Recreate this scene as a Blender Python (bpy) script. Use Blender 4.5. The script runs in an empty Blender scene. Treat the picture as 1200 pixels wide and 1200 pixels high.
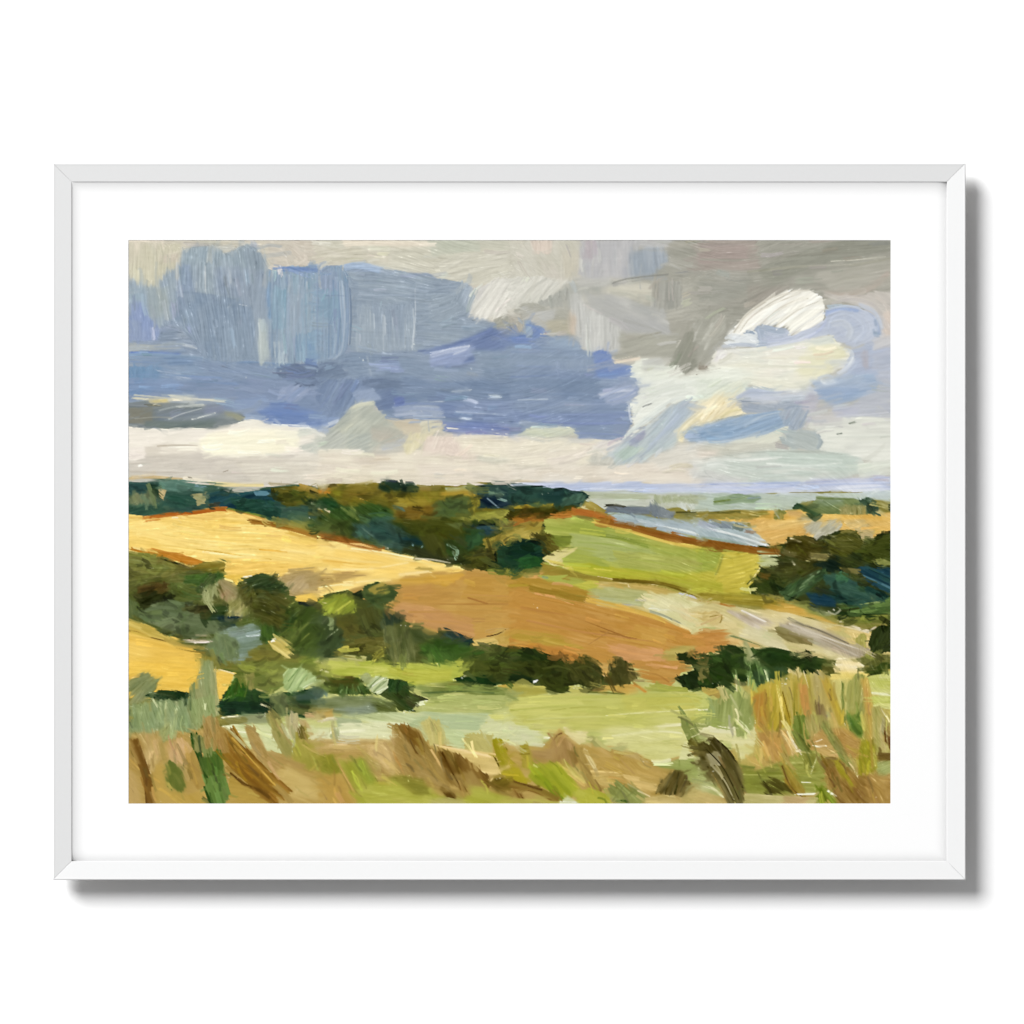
import bpy, bmesh, math
from mathutils import Vector
# A framed landscape sketch hung on a white wall.  One photograph pixel is one millimetre; U() puts (x right, y down, z out of the wall) in the room.
C = bpy.context.scene.collection
MM = 0.001
CX, CY, HANG = 600.0, 600.0, 1.5


def U(x, y, z=0.0):
    return ((x - CX) * MM, -z * MM, HANG - (y - CY) * MM)


# ------------------------------------------------------------------ camera
FACE = 32.5                                   # height of the frame face over the wall, mm
DIST = 6.0
cam = bpy.data.objects.new('camera', bpy.data.cameras.new('camera'))
C.objects.link(cam)
cam.location = (0, -DIST - FACE * MM, HANG)
cam.rotation_euler = (math.radians(90), 0, 0)
cam.data.sensor_width = 36.0
cam.data.lens = 36.0 * DIST / 1.2
cam.data.clip_end = 100
bpy.context.scene.camera = cam
AMBIENT, KEY, KEYSIZE, FILL = 0.285, 10100.0, 13.0, 300.0
# ------------------------------------------------------------------ light: one big soft lamp up to the left, pale room around it, weak fill added
world = bpy.data.worlds.new('World')
bpy.context.scene.world = world
world.use_nodes = True
world.node_tree.nodes['Background'].inputs[0].default_value = (1.0, 1.0, 1.0, 1)
world.node_tree.nodes['Background'].inputs[1].default_value = AMBIENT
def lamp(name, direction, dist, size, power):
    d = bpy.data.lights.new(name, 'AREA')
    d.shape = 'DISK'; d.size = size; d.energy = power
    o = bpy.data.objects.new(name, d); C.objects.link(o)
    v = Vector(direction).normalized()
    o.location = Vector((0, 0, HANG)) + v * dist
    o.rotation_euler = (-v).to_track_quat('-Z', 'Y').to_euler()
    return o
lamp('softbox_lamp', (-0.82, -1.0, 0.86), 24.0, KEYSIZE, KEY)
lamp('added_fill', (2.4, -1.0, -1.9), 24.0, 24.0, FILL)  # added grazing fill from the lower right, to shade the mat edges
vs = bpy.context.scene.view_settings
vs.view_transform = 'Standard'; vs.look = 'None'; vs.exposure = 0.0; vs.gamma = 1.0; vs.use_curve_mapping = False

# ------------------------------------------------------------------ painting: pigment and relief of the oil sketch
import numpy as np
RS = 1.25                                   # paint cells per millimetre
PX0, PY0, PX1, PY1 = 147.0, 278.0, 1047.0, 945.0
NW, NH = int((PX1 - PX0) * RS) + 1, int((PY1 - PY0) * RS) + 1
rng = np.random.default_rng(11)
COL = np.zeros((NH, NW, 3), np.float32)
HGT = np.zeros((NH, NW), np.float32)
DIR = np.zeros((NH, NW), np.float32)              # which way the brush last went, radians


def _smooth(a, n, axis):
    k = np.hanning(n + 2)[1:-1]
    k /= k.sum()
    p = n // 2
    f = np.concatenate([np.take(a, range(a.shape[axis] - p, a.shape[axis]), axis), a, np.take(a, range(n - 1 - p), axis)], axis)
    return np.apply_along_axis(lambda v: np.convolve(v, k, 'valid'), axis, f)


def _table(n0, n1, h, w):
    t = rng.standard_normal((h, w))
    if n0 > 1: t = _smooth(t, n0, 0)
    if n1 > 1: t = _smooth(t, n1, 1)
    return (t / t.std()).astype(np.float32)


BR = _table(2, 15, 256, 512)                # bristle table: rows across the stroke, columns along it
LO = _table(9, 9, 128, 128)                 # even, slow noise


def samp(t, r, c):
    h, w = t.shape
    r0 = np.floor(r); c0 = np.floor(c)
    fr = (r - r0).astype(np.float32); fc = (c - c0).astype(np.float32)
    r0 = r0.astype(np.int64) % h; c0 = c0.astype(np.int64) % w
    r1 = (r0 + 1) % h; c1 = (c0 + 1) % w
    return (t[r0, c0] * (1 - fr) + t[r1, c0] * fr) * (1 - fc) + (t[r0, c1] * (1 - fr) + t[r1, c1] * fr) * fc


def hx(s):
    s = s.lstrip('#')
    return np.array([int(s[i:i + 2], 16) for i in (0, 2, 4)], np.float32)


LAYER = 'sky'
GLAZE = 1.0


def pal_of(c):
    """Pigments as mixed, warmed or greyed a touch for the layer being painted."""
    P = np.array([hx(x) for x in c.split()], np.float32)
    r, g, b = P[:, 0], P[:, 1], P[:, 2]
    if LAYER == 'sky':
        k = ((b - r > 16) & (r < 175))[:, None]
        y = (0.3 * r + 0.55 * g + 0.15 * b)[:, None]
        P = np.where(k, P + 0.10 * (y - P) + np.array([3, 4, 4.0]), P)
        P = np.where(((r > 214) & (r - b < 60))[:, None], P + 4, P)
    else:
        tan = ((r - b > 45) & (r > 135) & (r > g + 12) & (r < 208))[:, None]
        P = np.where(tan, P + np.array([-5, 2, 1.0]), P)
        ripe = ((r > 208) & (g > 165) & (b < 150) & (r - b > 80) & (r - g < 60))[:, None]
        plough = ((r > 170) & (r < 212) & (g > 115) & (g < 165) & (r - g > 36) & (r - b > 75))[:, None]
        P = np.where(ripe, P + np.array([6, 7, 2.0]), np.where(plough, P + np.array([1, 3, -5.0]), P))
    return np.clip(P, 0, 255).astype(np.float32)


def pick(P, t):
    n = len(P)
    if n == 1: return np.broadcast_to(P[0], t.shape + (3,))
    t = np.clip(t, 0, 0.9999) * (n - 1)
    i = t.astype(int); f = (t - i)[..., None]
    return P[i] * (1 - f) + P[np.minimum(i + 1, n - 1)] * f


OX, OY, KK = 0.0, 0.0, 1.0
XS, YS = (150, 374, 598, 820), (281, 446, 611, 777)


def T(c=None, r=None):
    """Coordinates that follow are in a sheet section (1200 units wide), or in millimetres of the whole when empty."""
    global OX, OY, KK
    if c is None: OX, OY, KK = 0.0, 0.0, 1.0
    else: OX, OY, KK = XS[c], YS[r], 224.0 / 1200.0


def pts_of(p):
    a = np.array(p, np.float32).reshape(-1, 2) * KK + np.array([OX, OY], np.float32)
    return (a - np.array([PX0, PY0], np.float32)) * RS


def catmull(P, step=7.0):
    if len(P) < 3:
        n = max(2, int(np.hypot(*(P[-1] - P[0])) / 30) + 2)
        return P[0] + (P[-1] - P[0]) * np.linspace(0, 1, n)[:, None]
    Q = np.vstack([2 * P[0] - P[1], P, 2 * P[-1] - P[-2]])
    out = []
    for i in range(1, len(Q) - 2):
        p0, p1, p2, p3 = Q[i - 1:i + 3]
        n = max(2, int(np.hypot(*(p2 - p1)) / step))
        t = np.linspace(0, 1, n, endpoint=False)[:, None]
        out.append(0.5 * (2 * p1 + (p2 - p0) * t + (2 * p0 - 5 * p1 + 4 * p2 - p3) * t ** 2 + (3 * p1 - p0 - 3 * p2 + p3) * t ** 3))
    out.append(P[-1:])
    return np.vstack(out)


def window(x0, y0, x1, y1):
    x0, y0 = max(0, int(x0)), max(0, int(y0)); x1, y1 = min(NW, int(x1) + 1), min(NH, int(y1) + 1)
    if x1 <= x0 or y1 <= y0: return None
    Y, X = np.mgrid[y0:y1, x0:x1].astype(np.float32)
    return x0, y0, x1, y1, X, Y


def lay(x0, y0, x1, y1, c, a, h, thick, th):
    s = (slice(y0, y1), slice(x0, x1))
    COL[s] += (c - COL[s]) * a[..., None]
    HGT[s] += (HGT[s] * 0.55 + h * thick - HGT[s]) * a
    DIR[s] = np.where(a > 0.4, th, DIR[s])


def stroke(P, w, pal, dry=0.0, alpha=1.0, thick=1.0, rag=1.0, lum=5.0, mask=None, fine=1.25):
    P = catmull(P)
    m = w / 2 + 5
    W = window(P[:, 0].min() - m, P[:, 1].min() - m, P[:, 0].max() + m, P[:, 1].max() + m)
    if W is None: return
    x0, y0, x1, y1, X, Y = W
    best = np.full(X.shape, 1e9, np.float32); S = np.zeros_like(X); Lt = np.zeros_like(X)
    acc = 0.0
    for i in range(len(P) - 1):
        a, b = P[i], P[i + 1]
        d = b - a; L = float(np.hypot(*d)) + 1e-6; d = d / L
        px, py = X - a[0], Y - a[1]
        t = px * d[0] + py * d[1]
        lo = -1e3 if i == 0 else 0.0; hi = 1e3 if i == len(P) - 2 else L
        tc = np.clip(t, lo, hi)
        lat = -px * d[1] + py * d[0]
        over = t - np.clip(t, 0, L)
        dd = lat * lat + (t - tc) ** 2 + over * over
        k = dd < best
        best[k] = dd[k]; S[k] = acc + tc[k]; Lt[k] = (np.sign(lat) * np.sqrt(lat * lat + (t - tc) ** 2))[k]
        acc += L
    o = rng.uniform(0, 500, 6)
    n1 = samp(BR, Lt / fine + o[0], S / 7 + o[1])
    n2 = samp(BR, Lt / 3.6 + o[2], S / 20 + o[3])
    ne = samp(BR, Lt / 1.5 + o[4], np.zeros_like(S) + o[5])
    u = np.abs(Lt) / (w / 2)
    a = np.clip((1 - u) * w / 2 / 1.1 + 0.5 + 0.55 * rag * n1, 0, 1)
    er = min(0.22 * acc, 2.2 + 0.13 * w) * rag
    a *= np.clip((S + er * 0.3 - er * np.abs(ne) * 0.9) / 1.4 + 0.5, 0, 1)
    a *= np.clip((acc + er * 0.3 - S - er * np.abs(np.roll(ne, 3, 0)) * 0.9) / 1.4 + 0.5, 0, 1)
    if dry > 0:
        a *= np.clip((0.5 + 0.33 * n1 + 0.18 * n2 - dry * (0.55 + 0.6 * np.clip(S / acc, 0, 1))) * 4 + 0.5, 0, 1)
    if mask is not None:
        mx0, my0, M = mask
        mm = np.zeros_like(a)
        ax0, ay0 = max(x0, mx0), max(y0, my0); ax1, ay1 = min(x1, mx0 + M.shape[1]), min(y1, my0 + M.shape[0])
        if ax1 <= ax0 or ay1 <= ay0: return
        mm[ay0 - y0:ay1 - y0, ax0 - x0:ax1 - x0] = M[ay0 - my0:ay1 - my0, ax0 - mx0:ax1 - mx0]
        a *= mm
    c = pick(pal, 0.5 + 0.24 * n2 + 0.10 * n1) + (n1 * lum * 0.6)[..., None]
    ridge = np.exp(-((u - 0.93) / 0.12) ** 2)
    d = P[-1] - P[0]
    lay(x0, y0, x1, y1, c, a * alpha, 0.35 + 0.5 * n1 + 0.25 * n2 + 0.7 * ridge, thick, float(np.arctan2(d[1], d[0])))


def B(p, w, c, dry=0.0, **k):
    k.setdefault('alpha', GLAZE)
    stroke(pts_of(p), w * KK * RS, pal_of(c), dry, **k)


def A(p, c, ang=0.0, L=None, W=None, n=None, rag=1.0, soft=1.2, alpha=1.0, thick=0.8, lum=4.0, var=1.0, dry=0.0, jit=5.0):
    """A region laid in with many parallel strokes of a few mixed pigments."""
    P = pts_of(p); pal = pal_of(c)
    W_ = window(P[:, 0].min() - 5, P[:, 1].min() - 5, P[:, 0].max() + 5, P[:, 1].max() + 5)
    if W_ is None: return
    x0, y0, x1, y1, X, Y = W_
    o = rng.uniform(0, 500, 8)
    wx = X + samp(LO, Y / 5 + o[0], X / 5 + o[1]) * 1.1 * rag; wy = Y + samp(LO, Y / 5 + o[2], X / 5 + o[3]) * 1.1 * rag
    ins = np.zeros(X.shape, bool); dm = np.full(X.shape, 1e9, np.float32)
    for i in range(len(P)):
        a, b = P[i], P[(i + 1) % len(P)]
        d = b - a; L2 = float(d @ d) + 1e-6
        t = np.clip(((wx - a[0]) * d[0] + (wy - a[1]) * d[1]) / L2, 0, 1)
        dm = np.minimum(dm, (wx - a[0] - t * d[0]) ** 2 + (wy - a[1] - t * d[1]) ** 2)
        if a[1] != b[1]:
            ins ^= ((a[1] > wy) != (b[1] > wy)) & (wx < (b[0] - a[0]) * (wy - a[1]) / (b[1] - a[1]) + a[0])
    sd = np.sqrt(dm) * np.where(ins, 1, -1)
    ca, sa = np.cos(np.radians(ang)), np.sin(np.radians(ang))
    p_, q_ = X * ca + Y * sa, -X * sa + Y * ca
    n1 = samp(BR, q_ / 1.25 + o[4], p_ / 6 + o[5])
    n2 = samp(BR, q_ / 5 + o[6], p_ / 16 + o[7])
    n3 = samp(LO, Y / 9 + o[1], X / 9 + o[2])
    lost = np.clip(samp(LO, Y / 11 + o[3], X / 11 + o[0]) * 1.3 + 0.1, 0, 2.5)          # lost and found edges
    al = np.clip(0.5 + (sd + rag * (0.8 * n1 + 0.5 * n2) * (1 + lost)) / (soft * (1 + 1.6 * lost)), 0, 1)
    if dry > 0: al = al * np.clip((0.5 + 0.33 * n1 + 0.2 * n2 - dry) * 4 + 0.5, 0, 1)
    cc = pick(pal, 0.5 + var * (0.18 * n2 + 0.2 * n3 + 0.07 * n1)) + (n1 * lum * 0.6)[..., None]
    lay(x0, y0, x1, y1, cc, al * alpha, 0.3 + 0.45 * n1 + 0.3 * n2, thick, np.radians(ang))
    area = float((sd > 0).sum())
    ext = np.sqrt(max(area, 1))
    q = (P - P.mean(0)) @ np.array([ca, sa]); r = (P - P.mean(0)) @ np.array([-sa, ca])
    la, lb = float(np.ptp(q)), float(np.ptp(r))
    Ls = L * KK * RS if L else min(la * 0.55, 75)
    Ws = W * KK * RS if W else float(np.clip(lb * 0.22, 2.5, 15))
    ns = n if n is not None else int(min(60, 1.1 * area / max(Ls * Ws, 1)))
    if ns and area > 20:
        ys, xs = np.nonzero(sd > 0)
        soft_m = np.clip(0.5 + (sd + 0.6 + rag * (1.0 * n1 + 0.5 * n2) * (1 + lost)) / (1.5 * (1 + 1.4 * lost)), 0, 1)
        for _ in range(ns):
            k = rng.integers(len(ys))
            cx, cy = xs[k] + x0, ys[k] + y0
            th = np.radians(ang + rng.normal(0, jit)); l = Ls * rng.uniform(0.5, 1.1); bend = rng.normal(0, 0.05) * l
            dx, dy = np.cos(th), np.sin(th)
            Q = np.array([[cx - dx * l / 2, cy - dy * l / 2], [cx - dy * bend, cy + dx * bend], [cx + dx * l / 2, cy + dy * l / 2]], np.float32)
            f = rng.uniform(0, len(pal) - 1); i = int(f); f -= i
            c0 = (pal[i] * (1 - f) + pal[min(i + 1, len(pal) - 1)] * f) * 0.75 + pal.mean(0) * 0.25 + rng.normal(0, 1.6)
            c1 = c0 * 0.6 + pal[rng.integers(len(pal))] * 0.4
            stroke(Q, Ws * rng.uniform(0.6, 1.3), np.array([c0, c1]), dry=max(dry, rng.uniform(0, 0.35)), alpha=0.75 * alpha,
                   thick=thick, lum=lum, mask=(x0, y0, soft_m))


def S(x, y, rx, ry, n, c, big=1.0):
    """Crumbs: ridges of bare ground or thick paint that break the surface."""
    pal = pal_of(c)
    for _ in range((n + 1) // 2):
        cx, cy = x + rng.normal(0, rx * 0.5), y + rng.normal(0, ry * 0.5)
        th = rng.normal(0, 0.8); l = rng.uniform(4, 20) * big
        p = [cx, cy, cx + np.cos(th) * l, cy + np.sin(th) * l * 0.8]
        stroke(pts_of(p), rng.uniform(3.2, 6.5) * big * KK * RS, pal, 0.15, alpha=rng.uniform(0.3, 0.75), thick=1.6)


def drag(n, xs, ys, lmin, lmax, wmin, wmax, alpha, turn=0.2, th=None, reach=0.5, jl=2.0):
    """Pull wet paint along: each stroke carries the colour found where it starts."""
    for x, y in zip(xs, ys):
        xi, yi = int(x), int(y)
        if not (0 <= xi < NW and 0 <= yi < NH): continue
        a = (DIR[yi, xi] if th is None else th) + rng.normal(0, turn)
        if rng.random() < 0.5: a += np.pi
        l = rng.uniform(lmin, lmax)
        dx, dy = np.cos(a), np.sin(a)
        sx, sy = np.clip(int(x - dx * l * reach), 0, NW - 1), np.clip(int(y - dy * l * reach), 0, NH - 1)
        c = COL[max(0, sy - 1):sy + 2, max(0, sx - 1):sx + 2].reshape(-1, 3).mean(0) + rng.normal(0, jl)
        b = rng.normal(0, 0.06) * l
        Q = np.array([[x - dx * l / 2, y - dy * l / 2], [x - dy * b, y + dx * b], [x + dx * l / 2, y + dy * l / 2]], np.float32)
        c2 = c + (COL[yi, xi] - c) * 0.3
        stroke(Q, rng.uniform(wmin, wmax), np.array([c, c2]), dry=rng.uniform(0, 0.4), alpha=alpha * rng.uniform(0.6, 1), thick=0.8, lum=3.0)


def gauss(a, sg):
    r = int(sg * 2.5)
    k = np.exp(-0.5 * (np.arange(-r, r + 1) / sg) ** 2); k /= k.sum()
    for ax in (0, 1):
        pad = [(0, 0)] * a.ndim; pad[ax] = (r, r)
        b = np.pad(a, pad, 'edge'); n = a.shape[ax]
        a = sum(k[i] * np.take(b, range(i, i + n), ax) for i in range(2 * r + 1))
    return a


def flow(sg):
    return 0.5 * np.arctan2(gauss(np.sin(2 * DIR), sg), gauss(np.cos(2 * DIR), sg))      # the way of the brush, evened out


def wet(sg, tol, most):
    """Wet-in-wet: neighbouring colours that are close flow together, strong edges stand."""
    num = gauss(COL, sg)
    for _ in range(2):
        w = np.exp(-(np.abs(num - COL).mean(2) / tol) ** 2)
        num = gauss(COL * w[..., None] + num * (1 - w[..., None]), sg * 0.6)
    Y, X = np.mgrid[0:NH, 0:NW].astype(np.float32)
    a = np.clip(0.6 + 0.3 * samp(LO, Y / 17 + 3, X / 17 + 8), 0.15, 1) * np.exp(-(np.abs(num - COL).mean(2) / tol) ** 2) * most
    COL[...] += (num - COL) * a[..., None]


def foliage():
    """Loaded strokes worked round the hedges and trees, some lighter and some darker at random, then let run together."""
    L = COL.mean(2); wide = gauss(L, 6.0); FL = flow(4.0)
    land = np.zeros_like(L); land[int((566 - PY0) * RS):int((842 - PY0) * RS)] = 1
    m = (wide < 112) & (COL[..., 1] >= COL[..., 2]) & (land > 0)
    ys, xs = np.nonzero(m)
    for _ in range(1500):
        k = rng.integers(len(ys)); x, y = xs[k], ys[k]
        c = COL[y, x].copy()
        up = rng.random()
        if up < 0.4: c = c * rng.uniform(1.06, 1.26) + rng.normal(0, 2, 3) + np.array([2, 4, 0])
        elif up < 0.8: c = c * rng.uniform(0.7, 0.92)
        a = FL[y, x] + rng.normal(0, 0.4)
        l = rng.uniform(8, 24); b = rng.normal(0.1, 0.16) * l
        dx, dy = np.cos(a), np.sin(a)
        Q = np.array([[x - dx * l / 2, y - dy * l / 2], [x - dy * b, y + dx * b], [x + dx * l / 2, y + dy * l / 2]], np.float32)
        stroke(Q, rng.uniform(3, 9), np.array([c, c * 0.88]), dry=rng.uniform(0.1, 0.5), alpha=rng.uniform(0.4, 0.8), thick=1.0, lum=5.0)
    wet(1.6, 16.0, 0.6)


def scumble(n):
    """Dry, half-loaded strokes that skip over the film and leave broken lines."""
    FL = flow(5.0)
    for _ in range(n):
        x, y = rng.uniform(0, NW), rng.uniform(0, NH)
        xi, yi = int(x), int(y)
        a = FL[yi, xi] + rng.normal(0, 0.05)
        l = rng.uniform(14, 40); b = rng.normal(0, 0.05) * l
        dx, dy = np.cos(a), np.sin(a)
        v = COL[yi, xi]
        f = rng.uniform(1.03, 1.10) if rng.random() < 0.62 else rng.uniform(0.92, 0.97)
        c = v * f + rng.normal(0, 3, 3)
        Q = np.array([[x - dx * l / 2, y - dy * l / 2], [x - dy * b, y + dx * b], [x + dx * l / 2, y + dy * l / 2]], np.float32)
        stroke(Q, rng.uniform(3, 9), np.array([c, c]), dry=rng.uniform(0.42, 0.7), alpha=rng.uniform(0.5, 0.9), thick=1.2, lum=3.0, fine=0.8)


def blades():
    """Thin stems drawn through the grasses along the way they lean."""
    ys = rng.uniform((838 - PY0) * RS, NH - 4, 950); xs = rng.uniform(3, NW - 3, 950)
    right = rng.random(950) < 0.2
    xs[right] = rng.uniform((855 - PX0) * RS, NW - 4, right.sum()); ys[right] = rng.uniform((785 - PY0) * RS, (900 - PY0) * RS, right.sum())
    for x, y in zip(xs, ys):
        xi, yi = int(x), int(y)
        a = DIR[yi, xi]
        if abs(np.sin(a)) < 0.55 or (yi < (836 - PY0) * RS and COL[yi, xi].mean() < 95): continue
        a += rng.normal(0, 0.10)
        if np.sin(a) > 0: a += np.pi                  # drawn upward
        l = rng.uniform(12, 34); dx, dy = np.cos(a), np.sin(a)
        sy, sx = int(np.clip(y - dy * l * 0.3, 0, NH - 1)), int(np.clip(x - dx * l * 0.3, 0, NW - 1))
        c = COL[sy, sx] * rng.choice([rng.uniform(0.72, 0.93), rng.uniform(1.05, 1.2)]) + rng.normal(0, 4, 3)
        bend = rng.normal(0, 0.07) * l
        Q = np.array([[x - dx * l / 2, y - dy * l / 2], [x - dy * bend, y + dx * bend], [x + dx * l / 2, y + dy * l / 2]], np.float32)
        stroke(Q, rng.uniform(1.5, 4.6), np.array([c, c * 0.95 + COL[yi, xi] * 0.05]), dry=rng.uniform(0.05, 0.45), alpha=rng.uniform(0.4, 0.8), thick=1.0, lum=4.0)


def finish():
    global GLAZE
    for sx in (374, 598, 820):                     # knit together what was laid in separately
        n = 420
        xs = (sx - PX0) * RS + rng.normal(0, 8, n); ys = rng.uniform(0, NH, n)
        drag(n, xs, ys, 8, 24, 2.5, 6, 0.9, turn=0.35, th=0.0)
    for sy in (446, 611, 777):
        n = 420
        ys = (sy - PY0) * RS + rng.normal(0, 6, n); xs = rng.uniform(0, NW, n)
        drag(n, xs, ys, 7, 18, 2, 5, 0.8)
    wet(5.0, 13.0, 0.8)
    wet(2.0, 22.0, 0.6)
    n = 700                                        # broad soft pulls through the sky
    drag(n, rng.uniform(0, NW, n), rng.uniform(0, 285 * RS, n), 18, 46, 4, 11, 0.42)
    n = 8500
    drag(n, rng.uniform(0, NW, n), rng.uniform(0, NH, n), 6, 18, 1.4, 3.6, 0.6)
    foliage(); blades()
    scumble(900)
    GLAZE = 0.62; paint(TOP); GLAZE = 1.0
    wet(1.3, 20.0, 0.5); wet(2.6, 11.0, 0.5)
    # bristle tracks left in the film: fine ridges that follow each stroke, with glints and dark flecks painted into the colour
    Y, X = np.mgrid[0:NH, 0:NW].astype(np.float32)
    q = flow(7.0)
    q = np.round(q / (np.pi / 20)) * (np.pi / 20) + 0.03 * samp(LO, Y / 30, X / 30)
    c, s_ = np.cos(q), np.sin(q)
    p_, q_ = X * c + Y * s_, -X * s_ + Y * c
    t1 = samp(BR, q_ / 0.72 + 31, p_ / 2.4 + 77)
    t2 = samp(BR, q_ / 1.4 + 131, p_ / 5.5 + 12)
    grit = samp(LO, Y / 1.1 + 5, X / 1.1 + 9)
    patch = np.clip(0.55 + 0.5 * samp(LO, Y / 24 + 50, X / 24 + 20), 0.1, 1.5)
    lumi = COL.mean(2)
    amp = (2.0 + 0.012 * lumi) * patch
    calm = 1 - 0.4 * np.clip((lumi - 165) / 50, 0, 1)          # pale and open passages are laid smoother
    amp = amp * calm
    patch = patch * calm
    d = (0.75 * t1 + 0.5 * t2 + 0.35 * grit) * amp
    d += np.clip(t1 + 0.6 * grit - 2.1, 0, 1.5) * 16 * patch - np.clip(-t1 - 0.6 * grit - 2.5, 0, 1.2) * 8 * patch
    COL[...] += d[..., None]
    COL[...] += 0.4 * (COL - gauss(COL, 1.6))            # crisp film edges
    ground = np.clip((Y - (560 - PY0) * RS) / 12, 0, 1)
    L = np.clip(gauss(COL.mean(2), 1.0), 0, 255)
    COL[...] *= (1 - ground * 0.2 * np.clip(1 - L / 115, 0, 1))[..., None]
    COL[...] = 134 + (COL - 134) * 1.06
    np.clip(COL, 4, 252, out=COL)
    HGT[...] += 0.30 * t1 * patch + 0.2 * t2 * patch


def paint(text):
    for ln in text.strip().splitlines():
        f = ln.split('|')
        h = f[0].split()
        v = [float(q) for q in h[1:]]
        if h[0] == 'T':
            T(*(int(q) for q in v)) if v else T()
        elif h[0] == 'A':
            k = dict((a, float(b)) for a, b in (o.split('=') for o in (f[3].split() if len(f) > 3 else [])))
            if 'n' in k: k['n'] = int(k['n'])
            A(v, f[1], float(f[2]), **k)
        elif h[0] == 'B':
            k, dry = {}, 0.0
            for o in f[3:]:
                for q in o.split():
                    if '=' in q: k[q.split('=')[0]] = float(q.split('=')[1])
                    else: dry = float(q)
            B(v, float(f[1]), f[2], dry, **k)
        elif h[0] == 'S':
            S(v[0], v[1], v[2], v[3], int(v[4]), f[1])

UNDER = """
T
A 140 560 1055 560 1055 960 140 960|8f7f3f a0904c 7a7438|2|lum=3
A 140 600 260 596 420 640 540 668 480 700 300 690 140 660|e8c674 e2be68|4
A 140 730 270 790 270 820 140 820|dfb858|4
A 400 660 640 670 860 740 860 800 600 790 420 720|c2945a|6
A 640 610 900 640 880 710 640 690|a5a850|6
A 700 670 1055 760 1055 800 900 790 700 720|d0c088 c9b070|16
A 880 600 1055 600 1055 640 880 640|d8b068|0
A 270 770 1055 780 1055 900 270 880|bcc07a c6c682 b0b468|1
A 140 870 300 860 600 870 860 880 1055 880 1055 960 140 960|b89656 c2a060 a98848|20|jit=30
A 860 780 1055 780 1055 900 860 900|b5ab5c c0a65c a59a50|80
A 140 570 690 570 640 660 540 660 400 640 240 600 140 605|3a4a2c 4a5028|4
A 880 640 1055 620 1055 700 960 720|3c4624|4
A 140 655 250 680 380 680 520 750 740 790 740 805 560 800 380 800 260 790 140 730|505a2c|10
"""
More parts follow.
